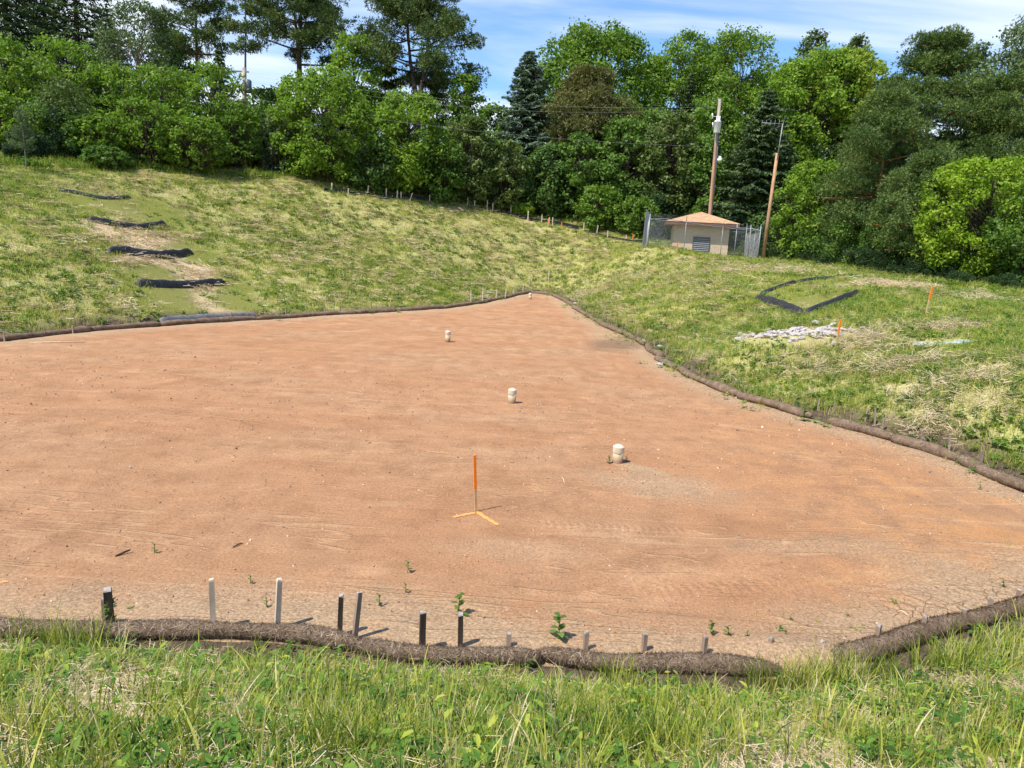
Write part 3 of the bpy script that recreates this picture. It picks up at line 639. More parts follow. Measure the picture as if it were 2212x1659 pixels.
# ------------------------------------------------------------------ silt fence on the crest
SFB = simple('black_silt_fence_fabric', (.016, .016, .019), .4, 3, .7, .2, .5)
def sfence(pl, hgt, label, stx, lean=.0):
    pts = [hit(*q) for q in pl]; P_ = resample(pts, .5); root = empty('silt_fence', P_[0], label, 'silt fence', 'black silt fences below the trees'); o0 = P_[0]
    mb = MB(); vs = []
    for i, q in enumerate(P_):
        z = T(q.x, q.y); h = hgt*(.8+.4*float(vnoise(i*.5, 3.3, 1.7)))
        y2 = .05*math.sin(i*1.3)
        vs += [Vector((q.x, q.y-.02, z-.05))-o0, Vector((q.x, q.y-.02+y2+lean, z+h))-o0, Vector((q.x, q.y+.0+y2+lean, z+h))-o0, Vector((q.x, q.y+.0, z-.05))-o0]
    n = len(P_); mb.add(vs, [(4*i+k, 4*i+(k+1) % 4, 4*i+4+(k+1) % 4, 4*i+4+k) for i in range(n-1) for k in range(4)] + [(0, 1, 2, 3), (4*n-1, 4*n-2, 4*n-3, 4*n-4)])
    mb.build('fabric', SFB, root)
    for k, (x, y, npx_, ln) in enumerate(stx):
        q = hit(x, y); h = hfor(q, npx_) + .1; mb = MB(); t_ = Vector((q.x+ln, q.y+.03, T(q.x, q.y)+h))-o0; b_ = Vector((q.x, q.y+.03, T(q.x, q.y)-.15))-o0
        dx = Vector((.045, 0, 0)); dy = Vector((0, .02, 0))
        mb.add([b_-dx-dy, b_+dx-dy, b_+dx+dy, b_-dx+dy, t_-dx-dy, t_+dx-dy, t_+dx+dy, t_-dx+dy], [(0, 3, 2, 1), (4, 5, 6, 7), (0, 1, 5, 4), (1, 2, 6, 5), (2, 3, 7, 6), (3, 0, 4, 7)])
        mb.build('stake', W_PALE, root)
sfence([(700, 414), (760, 421), (830, 427), (900, 433), (945, 437)], .34, 'black silt fence at the upper left, sagging along the hill crest', [(716, 416, 18, .02), (752, 422, 12, 0), (793, 424, 20, .1), (834, 428, 19, 0), (858, 430, 16, 0), (866, 431, 14, 0), (883, 435, 16, .3), (928, 437, 14, 0), (945, 438, 16, 0)])
sfence([(1062, 456), (1090, 464), (1130, 474), (1170, 481), (1205, 487), (1250, 498)], .36, 'black silt fence curving down the middle of the crest', [(1010, 446, 16, 0), (1025, 450, 14, 0), (1052, 455, 20, 0), (1064, 459, 18, 0), (1103, 466, 20, 0), (1140, 478, 20, 0), (1170, 482, 16, 0), (1185, 486, 14, .05), (1193, 488, 16, 0)])
sfence([(1262, 502), (1300, 512), (1340, 520), (1390, 527)], .26, 'low black silt fence ending near the pump house enclosure', [(1260, 501, 18, .02), (1288, 508, 18, .1), (1312, 515, 14, 0), (1352, 522, 12, 0)])

# ------------------------------------------------------------------ riprap rocks, flat stones, odd bits
rk = M('pale_pinkish_rock', .9, .2); v = rk.noise(3.5, 6, .7, rk.pos(obj=True)); ri = rk.n('ShaderNodeObjectInfo').outputs['Random']
rk.color(rk.mix(rk.math('MULTIPLY', ri, .8), rk.ramp(v, [(.3, (.30, .25, .23)), (.7, (.52, .46, .42))]), rk.ramp(v, [(.3, (.33, .31, .31)), (.7, (.56, .54, .53))]))); rk.bump(v, .6, .04); ROCK = rk.m
import bmesh
def rockmesh(seed, flat=.7):
    g = random.Random(seed); bm = bmesh.new()
    for _ in range(13):
        d = Vector((g.gauss(0, 1), g.gauss(0, 1), g.gauss(0, 1))).normalized(); bm.verts.new((d.x*g.uniform(.85, 1.1), d.y*g.uniform(.7, 1), d.z*flat*g.uniform(.8, 1.1)))
    bmesh.ops.convex_hull(bm, input=bm.verts[:])
    for v_ in [v_ for v_ in bm.verts if not v_.link_faces]: bm.verts.remove(v_)
    bmesh.ops.bevel(bm, geom=bm.edges[:], offset=.05, segments=1, affect='EDGES')
    me = bpy.data.meshes.new('rock'); bm.to_mesh(me); bm.free(); me.materials.append(ROCK); return me
RM = [rockmesh(i) for i in range(7)]; g = random.Random(5)
nr = 0
while nr < 150:
    x = g.uniform(1575, 1890); t = (x-1575)/315; yc = 735-10*math.sin(t*3.0)-8*t; hw = (7 if t < .25 else 15 if t < .75 else 5)
    y = yc + g.gauss(0, .5)*hw
    if x > 1810 and g.random() < .6: continue
    q = hit(x, y); r_ = g.uniform(.09, .2)*(1 if .2 < t < .75 else .75)
    o = link('rock', RM[nr % 7]); o.location = (q.x, q.y, q.z+r_*.24+(.05 if g.random() < .2 else 0)); o.scale = (r_*g.uniform(.8, 1.3), r_, r_*g.uniform(.6, .95)); o.rotation_euler = (g.uniform(-.4, .4), g.uniform(-.4, .4), g.uniform(0, 6.28))
    tag(o, 'angular pale rock in the patch of riprap on the right slope', 'rock', 'riprap rocks on the right slope'); nr += 1
for i, (x, y, a, b, lb) in enumerate(((1384, 738, .42, .22, 'flat pale slab behind the broken wattle'), (1428, 752, .30, .16, 'flat grey stone right of the pale slab'), (1440, 778, .34, .2, 'pinkish slab lying against the broken wattle'), (1425, 790, .3, .16, 'tilted brown stone in the broken wattle'), (1243, 657, .26, .14, 'small pale stone behind the corner wattle'))):
    q = hit(x, y); o = link('flat_stone', rockmesh(70+i, .35)); o.location = q+Vector((0, 0, .05)); o.scale = (a, b*1.4, .2); o.rotation_euler = (.1, .15, i*.9); tag(o, lb, 'stone')
for i, (x, y, r_, lb) in enumerate(((283, 1144-2, .05, 'small round stone alone on the left of the dirt floor'), (1398, 1072-2, .045, 'small flat dark stone left of the nearest pipe'), (1932, 1107-90, .035, 'little pebble near the right rim of the floor'), (611, 1140, .03, 'tiny pebble in the left middle of the floor'), (1263, 1080, .03, 'tiny pebble between stake and nearest pipe'))):
    if i == 0: x, y = 284, 1011
    if i == 1: x, y = 1395, 1071-0; x, y = 1234, 948
    if i == 2: x, y = 1707, 984
    q = flo(x, y); o = link('small_stone', rockmesh(90+i, .6)); o.location = (q.x, q.y, q.z+.02); o.scale = (r_, r_*.8, r_*.8); tag(o, lb, 'stone')
BLUE = simple('pale_blue_sheeting', (.36, .44, .42), .2, 4, .6, .3, .5)
q0 = [hit(1968, 745), hit(2010, 744), hit(2060, 741), hit(2098, 739)]
mb = MB(); P_ = resample(q0, .12); vs = []
for i, q in enumerate(P_):
    for k, a in enumerate((-.22, -.1, .02, .14, .24)):
        yy = q.y+a*(1+.5*math.sin(i*.5)); vs.append(Vector((q.x, yy, T(q.x, yy)+(.0, .03, .05, .03, .0)[k]*(.7+.5*float(vnoise(i*.12, a*9, .25)))))-P_[0])
mb.add(vs, [(i*5+k, (i+1)*5+k, (i+1)*5+k+1, i*5+k+1) for i in range(len(P_)-1) for k in range(4)]); o = mb.build('plastic_strip', BLUE, None, True, P_[0]); s_ = o.modifiers.new('thick', 'SOLIDIFY'); s_.thickness = .01
tag(o, 'pale blue crumpled plastic strip lying in the grass on the right', 'plastic sheet')
# sticks on the floor
STK = simple('bleached_stick', (.62, .50, .34), .2, 8, .8)
for i, (a, b, lb) in enumerate((((66, 742), (184, 741), 'long thin pale stick lying by the far left rim'), ((1213, 1033), (1219, 1046), 'short pale straw on the floor left of the nearest pipe'), ((1936, 1325-0), (1960, 1334), 'x'),)):
    if lb == 'x': a, b, lb = (1938, 1325), (1961, 1334), 'short pale twig on the floor above the spilled sand'
    p, q = flo(*a), flo(*b); mb = MB(); mid = (p+q)/2+Vector((0, .03, .02)); zz = Vector((0, 0, .03)); mb.tube([(p+zz)-p, mid+zz-p, q+zz-p], [.006, .008, .005] if i else [.015, .018, .012], 6); tag(mb.build('stick', STK, None, True, p), lb, 'stick')
p = flo(250, 1204); mb = MB(); mb.tube([(0, 0, .02), (.06, .09, .035), (.12, .16, .05)], [.012, .016, .01], 6); tag(mb.build('bark_piece', W_DARK, None, True, p), 'dark curved bit of bark on the lower left of the floor', 'bark')
p = flo(503, 1160+25); mb = MB(); mb.tube([(0, 0, .02), (.04, .08, .03), (.08, .14, .03)], [.008, .012, .008], 6); tag(mb.build('bark_piece', W_DARK, None, True, p), 'small dark twig on the floor above the tall pale stakes', 'bark')

# ------------------------------------------------------------------ pump house
BY = 60.0
bc = at(1506, 548, BY); bz = at(1506, 484, BY-2.6).z-2.68; YAW = R(-9)
bk = M('tan_brick', .9, .15); br = bk.n('ShaderNodeTexBrick', {'Vector': bk.n('ShaderNodeMapping', {'Vector': bk.n('ShaderNodeCombineXYZ', {0: bk.math('ADD', bk.n('ShaderNodeSeparateXYZ', {0: bk.n('ShaderNodeTexCoord').outputs['Object']}).outputs[0], bk.n('ShaderNodeSeparateXYZ', {0: bk.n('ShaderNodeTexCoord').outputs['Object']}).outputs[1]), 1: bk.n('ShaderNodeSeparateXYZ', {0: bk.n('ShaderNodeTexCoord').outputs['Object']}).outputs[2]}).outputs[0]}).outputs[0],
    'Color1': (.66, .52, .36, 1), 'Color2': (.58, .44, .30, 1), 'Mortar': (.46, .38, .29, 1), 'Scale': 1., 'Mortar Size': .008, 'Brick Width': .3, 'Row Height': .1}); bk.color(br.outputs[0]); bk.bump(br.outputs[1], -.3, .01)
BRICK = bk.m
sh = M('tan_asphalt_shingles', .95, .1); s1 = sh.n('ShaderNodeTexBrick', {'Vector': sh.n('ShaderNodeMapping', {'Vector': sh.n('ShaderNodeTexCoord').outputs['Object'], 'Rotation': (0, 0, 0)}).outputs[0], 'Color1': (.58, .36, .20, 1), 'Color2': (.34, .19, .10, 1), 'Mortar': (.16, .08, .045, 1), 'Scale': 1., 'Mortar Size': .012, 'Brick Width': .34, 'Row Height': .14, 'Bias': .1}); s2 = sh.noise(4, 5, .8, sh.pos(obj=True)); sh.color(sh.mix(.5, s1.outputs[0], sh.ramp(s2, [(.35, (.38, .22, .12)), (.65, (.66, .45, .27))]))); SHG = sh.m
FAS = simple('brown_painted_fascia', (.16, .085, .07), .15, 5, .6); DKM = simple('dark_grey_louvre_metal', (.06, .065, .075), .2, 5, .5, .4); LTM = simple('grey_louvre_blade', (.20, .21, .225), .2, 5, .5, .4)
hs = empty('pump_house', (bc.x, bc.y, bz), 'small tan brick pump house with a brown shingled hip roof', 'building', rz=YAW)
WX, WYd, EH = 2.08, 2.0, 2.6
mb = MB(); 
for lo, hi in (((-WX, -WYd, -.5), (WX, -WYd+.2, EH)), ((-WX, WYd-.2, -.5), (WX, WYd, EH)), ((-WX, -WYd+.2, -.5), (-WX+.2, WYd-.2, EH)), ((WX-.2, -WYd+.2, -.5), (WX, WYd-.2, EH))): mb.box(lo, hi)
mb.build('wall', BRICK, hs)
EX, EY = 2.72, 2.62
mb = MB(); mb.add([(-EX, -EY, EH+.25), (EX, -EY, EH+.25), (EX, EY, EH+.25), (-EX, EY, EH+.25), (-EX-.03, -EY-.03, EH+.22), (EX+.03, -EY-.03, EH+.22), (EX+.03, EY+.03, EH+.22), (-EX-.03, EY+.03, EH+.22), (0, 0, EH+1.12)], [(0, 1, 8), (1, 2, 8), (2, 3, 8), (3, 0, 8), (4, 5, 1, 0), (5, 6, 2, 1), (6, 7, 3, 2), (7, 4, 0, 3), (7, 6, 5, 4)])
rf = mb.build('roof', SHG, hs)
mb = MB()
for lo, hi in (((-EX, -EY, EH-.02), (EX, -EY+.05, EH+.215)), ((-EX, EY-.05, EH-.02), (EX, EY, EH+.215)), ((-EX, -EY+.05, EH-.02), (-EX+.05, EY-.05, EH+.215)), ((EX-.05, -EY+.05, EH-.02), (EX, EY-.05, EH+.215))): mb.box(lo, hi)
mb.build('fascia', FAS, rf); mb = MB(); mb.box((-EX+.055, -EY+.055, EH+.01), (EX-.055, EY-.055, EH+.04)); mb.build('soffit', FAS, rf)
vt = MB(); vt.box((-.52, -WYd-.02, .62), (.68, -WYd-.005, 1.72)); vent = vt.build('vent', DKM, hs)
mb = MB(); mb.box((-.56, -WYd-.07, 1.68), (.72, -WYd-.021, 1.75)); mb.box((-.56, -WYd-.07, .58), (.72, -WYd-.021, .64)); mb.box((-.56, -WYd-.07, .641), (-.51, -WYd-.021, 1.679)); mb.box((.67, -WYd-.07, .641), (.72, -WYd-.021, 1.679)); mb.build('vent_frame', DKM, vent)
mb = MB()
for k in range(7): z = .70+k*.14; mb.add([(-.5, -WYd-.08, z), (.66, -WYd-.08, z), (.66, -WYd-.025, z+.07), (-.5, -WYd-.025, z+.07), (-.5, -WYd-.08, z+.012), (.66, -WYd-.08, z+.012), (.66, -WYd-.025, z+.082), (-.5, -WYd-.025, z+.082)], [(0, 3, 2, 1), (4, 5, 6, 7), (0, 1, 5, 4), (1, 2, 6, 5), (2, 3, 7, 6), (3, 0, 4, 7)])
mb.build('louvre', LTM, vent)

# ------------------------------------------------------------------ chain link enclosure
GAL = simple('galvanised_steel', (.27, .285, .29), .15, 8, .5, .4, metal=.3)
FYF = BY-3.6
c0 = at(1399, 530, FYF); c1 = at(1636, 560, FYF-1.2); c1.z = 0; c0.z = 0
ex = (c1-c0); FL = ex.length; ex.normalize(); ey = Vector((-ex.y, ex.x, 0))
cl = empty('chain_link_fence', (c0.x, c0.y, T(c0.x, c0.y)), 'galvanised chain link enclosure with angled posts round the pump house', 'fence')
c0z = T(c0.x, c0.y)
def FPn(s, t, z): q = c0+ex*s+ey*t; return Vector((q.x, q.y, T(q.x, q.y)+z)) - cl.location
DEP = 7.0; FH = 2.1
cr = [(0, 0), (FL, 0), (FL, DEP), (0, DEP)]
mr_ = MB(); mw = MB()
for k in range(4):
    (a, b), (c, d) = cr[k], cr[(k+1) % 4]; L = math.hypot(c-a, d-b); n = max(2, round(L/2.6))
    for i in range(n):
        s = a+(c-a)*i/n; t = b+(d-b)*i/n; mp_ = MB(); big = i == 0; hh = FH+(.42 if big else .1)
        mp_.tube([FPn(s, t, -.3), FPn(s, t, hh)], .036 if big else .022, 8)
        mp_.tube([FPn(s, t, hh-.02), FPn(s-.0, t, hh+.04)], .042 if big else .028, 8)
        # barbed wire arm
        ox, oy = (0, -.22) if k == 0 else (.22, 0) if k == 1 else (0, .22) if k == 2 else (-.22, 0)
        mp_.tube([FPn(s, t, hh), FPn(s, t, hh+.02)+ex*ox+ey*oy+Vector((0, 0, .28))], .018, 6)
        mp_.build('post', GAL, cl, True)
    for z in (FH, .08): mr_.tube([FPn(a+(c-a)*j/12, b+(d-b)*j/12, z) for j in range(13)], .022 if z > 1 else .01, 6)
    for w_ in range(3):
        o_ = .07*(w_+1); ox, oy = ((0, -1), (1, 0), (0, 1), (-1, 0))[k]
        mw.tube([FPn(a+(c-a)*j/12, b+(d-b)*j/12, FH+.14+.09*w_)+ex*ox*o_+ey*oy*o_ for j in range(13)], .004, 4)
    # diamond mesh: two families of slanting wires, real thin wires
    st = .085; nW = int((L+FH)/st)
    wires = MB()
    for i in range(nW):
        for sg in (0, 1):
            u0 = i*st-FH; u1 = u0+FH; z0, z1 = .05, FH
            if u0 < 0: z0 = .05+(0-u0)*(FH-.05)/FH; u0 = 0
            if u1 > L: z1 = FH-(u1-L)*(FH-.05)/FH; u1 = L
            if z1 <= z0: continue
            A_, B_ = (u0, u1) if sg == 0 else (L-u0, L-u1)
            P1 = FPn(a+(c-a)*A_/L, b+(d-b)*A_/L, z0); P2 = FPn(a+(c-a)*B_/L, b+(d-b)*B_/L, z1)
            wires.tube([P1, P2], .0026, 3, False)
    wires.build('wire_mesh', GAL, cl)
mr_.build('rail', GAL, cl, True); mw.build('barbed_wire', GAL, cl)
# gate bay at the right: extra uprights and brace
gt = MB()
for s in (FL-.5, FL-1.5): gt.tube([FPn(s, 1.4, -.2), FPn(s, 1.4, FH+.5)], .035, 8)
gt.tube([FPn(FL-1.5, 1.4, FH+.2), FPn(FL-.4, 1.4, FH+.22), FPn(FL, 0, FH+.05)], .028, 6); gt.tube([FPn(FL-1.5, 1.4, FH+.2), FPn(FL-2.2, 0, FH)], .028, 6); gt.tube([FPn(FL-1.5, 1.4, .1), FPn(FL-.4, 1.4, .1)], .028, 6)
gt.build('gate', GAL, cl, True)
mb = MB(); mb.box((-.13, -.02, -.2), (.13, .02, FH+.62)); o = mb.build('sign_board', GAL, cl); o.location = FPn(-.28, .35, 0); o.rotation_euler = (0, .03, .4)

# ------------------------------------------------------------------ poles and wires
PW = M('creosoted_pole_wood', .85, .15); v = PW.noise(9, 6, .7, PW.pos((1, 1, .06), obj=True)); z_ = PW.n('ShaderNodeSeparateXYZ', {0: PW.n('ShaderNodeTexCoord').outputs['Object']}).outputs[2]
PW.color(PW.mix(PW.rng(z_, 7.5, 9.5), PW.ramp(v, [(.3, (.26, .13, .08)), (.7, (.55, .34, .22))]), PW.ramp(v, [(.3, (.16, .12, .10)), (.7, (.50, .42, .36))]))); PW.bump(v, .5, .02); PWM = PW.m
PN = woodmat('new_orange_pole_wood', (.34, .19, .10), (.56, .35, .20)); WHT = simple('white_enamel', (.82, .84, .86), .06, 5, .35, .5); DGR = simple('dark_grey_steel', (.10, .12, .14), .2, 5, .4, .5); CBL = simple('aluminium_cable', (.26, .27, .27), .1, 5, .5, .4)
UY = BY+3.0
pb = at(1526, 548, UY); pt = at(1555, 214, UY); pb.z = T(pb.x, pb.y)
up_ = empty('utility_pole', pb, 'tall weathered utility pole with white transformer behind the pump house', 'utility pole')
ax_ = (pt-pb)
def on(t): return ax_*t
mb = MB(); mb.tube([on(-.02), on(.3), on(.7), on(1)], [.165, .15, .135, .12], 14); mb.build('pole', PWM, up_, True)
s = ax_.length/334
tz = on((548-275)/334)+Vector((-.12, -.42, 0))
mb = MB(); mb.lathe([(.25, -.42), (.27, -.40), (.27, .40), (.29, .41), (.29, .46), (.18, .54), (.05, .56)], 20, tz); tf = mb.build('transformer', WHT, up_, True)
for k in (-1, 0, 1): mb = MB(); mb.lathe([(.03, 0), (.055, .06), (.03, .1), (.055, .16), (.03, .2), (.045, .26), (.015, .38)], 10, tz+Vector((.12*k, -.1, .5))); mb.build('bushing', WHT, tf, True)
mb = MB(); q = on((548-340)/334)+Vector((.10, -.2, 0)); mb.tube([q+Vector((-.08, .15, .1)), q+Vector((.12, .05, .25)), q+Vector((.25, 0, .14))], .025, 6); mb.build('lamp_arm', DGR, up_, True)
mb = MB(); mb.lathe([(.03, .22), (.09, .2), (.1, .1), (.2, 0), (.2, -.13), (.12, -.2), (.02, -.23)], 16, q+Vector((.27, 0, .0))); mb.build('lamp', WHT, up_, True)
for k in (0, 1): mb = MB(); q = on((548-252)/334-.02*k)+Vector((-.55+.1*k, -.15, .25-.45*k)); mb.tube([q, q+Vector((.03, 0, -.12)), q+Vector((.06, 0, -.38))], [.05, .06, .045], 8); mb.tube([q+Vector((.03, 0, -.2)), on((548-252)/334-.02*k)+Vector((0, -.1, .0-.45*k))], .015, 5); mb.build('fuse_cutout', WHT, up_, True)
mb = MB(); q = on(.985); mb.tube([q+Vector((-.12, -.05, 0)), q+Vector((-.6, -.1, .02))], .02, 6); mb.lathe([(.03, 0), (.06, .04), (.04, .09), (.06, .14), (.02, .2)], 10, q+Vector((-.58, -.1, .02))); mb.build('insulator', DGR, up_, True)
mb = MB(); mb.tube([on(.05)+Vector((.16, -.12, 0)), on(.6)+Vector((.15, -.12, 0)), on(.8)+Vector((.13, -.1, 0))], .035, 8); mb.build('conduit', DGR, up_, True)
# second pole with antenna
ay_ = BY-4.5
pb2 = at(1648, 556, ay_); pt2 = at(1679, 331, ay_); pb2.z = T(pb2.x, pb2.y)-.05
ap = empty('antenna_pole', pb2, 'bare orange-brown pole carrying a mast and comb antenna, right of the fence', 'pole')
A2 = pt2-pb2; mb = MB(); mb.tube([A2*-.03, A2*.5, A2], [.14, .125, .105], 14); mb.build('pole', PN, ap, True)
m0 = at(1681, 330, ay_-.1)-pb2; m1 = at(1691, 267, ay_-.1)-pb2; mb = MB(); mb.tube([m0-(m1-m0)*.25, m1], .035, 8); mast = mb.build('mast', GAL, ap, True)
b1 = at(1646, 265, ay_-.1)-pb2; b0 = at(1692, 268, ay_-.1)-pb2; mb = MB(); mb.tube([b0, b1], .022, 6)
for k in range(6):
    q = b0+(b1-b0)*(k/5); L = .62-.05*k; zz = Vector((.06, 0, 1)).normalized(); mb.tube([q-zz*L*.62, q+zz*L*.5], .011, 5)
mb.build('antenna', GAL, ap, True)
# far pole on the left
ly = 66.
lb = at(529, 400, ly); lt = at(527, 146, ly); lb.z = T(lb.x, lb.y)
lp = empty('utility_pole', lb, 'grey utility pole standing up out of the left trees, dark transformer', 'utility pole'); L_ = lt-lb
mb = MB(); mb.tube([(0, 0, -.3), L_*.5, L_], [.2, .17, .14], 12); mb.build('pole', woodmat('grey_pole_wood', (.28, .23, .19), (.50, .43, .36)), lp, True)
mb = MB(); mb.lathe([(.27, -.5), (.3, -.48), (.3, .45), (.2, .55), (.05, .58)], 18, L_*((400-193)/254)+Vector((.42, -.25, 0))); mb.build('transformer', DGR, lp, True)
mb = MB(); q = L_*.96; mb.box((q.x-.9, q.y-.06, q.z-.05), (q.x+.4, q.y+.06, q.z+.06)); mb.build('crossarm', woodmat('crossarm_wood', (.2, .15, .12), (.35, .28, .23)), lp)
def wire(a, b, sag, label, r=.0055):
    mb = MB(); mb.tube([(a+(b-a)*t - Vector((0, 0, sag*4*t*(1-t))))-a for t in np.linspace(0, 1, 40)], r, 5); tag(mb.build('power_line', CBL, None, True, a), label, 'power line', 'overhead power lines')
wire(lb+L_*.97+Vector((-.3, 0, 0)), at(1537, 231, UY), 1.0, 'upper power line sagging from the left pole to the right one', .006)
wire(lb+L_*.95+Vector((.3, .2, 0)), at(1540, 234, UY+.2), 1.35, 'second power line hanging just under the upper one')
wire(lb+L_*.72, at(1541, 317, UY), .75, 'lowest power line running to the pole below its transformer')
wire(lb+L_*.97+Vector((-.3, 0, 0)), at(-100, 110, 60), .5, 'power line leaving the left pole towards the left edge')
wire(pb+ax_*.93, Vector((pb.x+6.5, pb.y+5, T(pb.x+6.5, pb.y+5))), .0, 'slanting guy wire right of the tall utility pole', .008)
# ------------------------------------------------------------------ foliage tools
def unit(a): return a/(np.linalg.norm(a, axis=1, keepdims=True)+1e-9)
def rhombi(P_, A, B, L, W_):
    """leaf faces: centre P, long axis A, cross axis B, half length L, half width W"""
    L = np.reshape(L, (-1, 1)); W_ = np.reshape(W_, (-1, 1))
    V = np.stack([P_-A*L, P_+B*W_-A*L*.15, P_+A*L, P_-B*W_-A*L*.15], 1).reshape(-1, 3)
    return V
def leaf_mesh(name, Vs, mat):
    V = np.concatenate(Vs); return np_mesh(name, V, np.arange(len(V)).reshape(-1, 4), mat)
def rand_dirs(g, n): return unit(g.normal(size=(n, 3)))
def blob_leaves(g, c, r, n, size, flat=.8, up=.25, aspect=.6, droop=0., lo=.55):
    d = rand_dirs(g, n); d[:, 2] += up*.6; d = unit(d)
    rad = g.uniform(lo, 1.08, (n, 1))*(1+.22*np.sin(d[:, :1]*5+c[0])*np.sin(d[:, 1:2]*6+c[1]))
    P_ = np.array(c)+d*rad*r*np.array([1, 1, flat])
    nr_ = unit(d*.7+np.array([0, 0, up])+g.normal(size=(n, 3))*.55)
    a = unit(np.cross(nr_, rand_dirs(g, n))); a[:, 2] -= droop; a = unit(a); b = unit(np.cross(nr_, a))
    L = size*g.uniform(.6, 1.25, n)
    return rhombi(P_, a, b, L, L*aspect)
def limb(mb, a, b, r0, r1, g, bend=.12, n=5, sides=6):
    a = Vector(a); b = Vector(b); L = (b-a).length; off = Vector((g.normal()*bend*L, g.normal()*bend*L, -abs(g.normal())*bend*L*.5)); pts = []; rad = []
    for i in range(n+1):
        t = i/n; pts.append(a+(b-a)*t+off*math.sin(math.pi*t)); rad.append(r0+(r1-r0)*t)
    mb.tube(pts, rad, sides); return pts
BARK = woodmat('dark_bark', (.05, .038, .03), (.13, .10, .08)); BARKG = woodmat('grey_bark', (.14, .12, .10), (.30, .27, .23)); BARKO = woodmat('orange_pine_bark', (.25, .10, .045), (.50, .24, .11))
def prof_round(t): return math.sqrt(max(0, 1-(2*t-.9)**2*.85)) if t < .97 else .35
def prof_egg(t): return .68+.32*t/.38 if t < .38 else max(.34, max(0, 1-((t-.38)/.68)**2)**.42)
def broadleaf(g, H, W_, bot, size, dens, mat, bark, flat=.8, droop=0., puff=(.20, .34), open_=0., tw=.028, aspect=.6, nbl=None, cover=1.5):
    z0 = H*bot; Rr = W_/2; Vs = []; blobs = []; hc = H-z0; rb = min(Rr, hc/2.4); rm = rb*(puff[0]+puff[1])/2
    nb = int(cover*(6.3*Rr*hc*.75+3.14*Rr*Rr)/(3.14*rm*rm)); nb = max(24, min(nb, 420))
    for i in range(nb):
        t = g.random()**.85; rp = Rr*prof_egg(t); f = g.uniform(.15, 1)**.42; an = g.random()*2*math.pi
        r = g.uniform(*puff)*rb*(1-.25*t)
        blobs.append((np.array([math.cos(an)*max(0, rp*f-r*.55), math.sin(an)*max(0, rp*f-r*.55), z0+hc*t-r*.6]), r))
    for k in range(5): r = Rr*.16; an = g.random()*6.3; blobs.append((np.array([math.cos(an)*Rr*.2, math.sin(an)*Rr*.2, H-r*(.8+k*.35)]), r))
    for c, r in blobs:
        n = int(dens*r*r/(size*size)*4.2)
        Vs.append(blob_leaves(g, c, r, max(14, n), size, flat, .35, aspect, droop))
        m_ = max(3, n//7); d = rand_dirs(g, m_); d[:, 2] = np.abs(d[:, 2]); P_ = c+d*r*g.uniform(1.0, 1.45, (m_, 1)); a = rand_dirs(g, m_); Vs.append(rhombi(P_, a, unit(np.cross(a, d)), np.full(m_, size*.8), np.full(m_, size*.45)))
    mb = MB(); tr = H*tw*.5+.05; top = Vector((g.normal()*.2, g.normal()*.2, H*.72)); ax = limb(mb, (0, 0, -.4), top, tr, tr*.3, g, .02, 7, 9)
    for c, r in blobs[::2]:
        t = min(.95, max(bot*.8, (c[2]-1.2)/H*.8)/.72); k = t*7; i = min(6, int(k)); s = ax[i].lerp(ax[i+1], k-i)
        limb(mb, s, c, tr*.35*(1-t*.6), .02, g, .08, 4, 5)
    return Vs, mb, mat, bark
def needles(g, c, r, n, ln, wd, flat=.6, up=.5):
    """bursts of long needles on a rounded branch tuft"""
    nb_ = max(5, n//9); d = rand_dirs(g, nb_); d[:, 2] = d[:, 2]*.8+up*.5; d = unit(d); P0 = np.array(c)+d*g.uniform(.45, 1.0, (nb_, 1))*r*np.array([1, 1, flat])
    P0 = np.repeat(P0, 9, 0); dd = np.repeat(d, 9, 0); a = unit(dd*.7+g.normal(size=dd.shape)*.6+np.array([0, 0, up*.5])); b = unit(np.cross(a, rand_dirs(g, len(a))))
    L = ln*g.uniform(.6, 1.1, len(a)); return rhombi(P0+a*L[:, None]*.8, a, b, L*.5, np.full(len(a), wd))
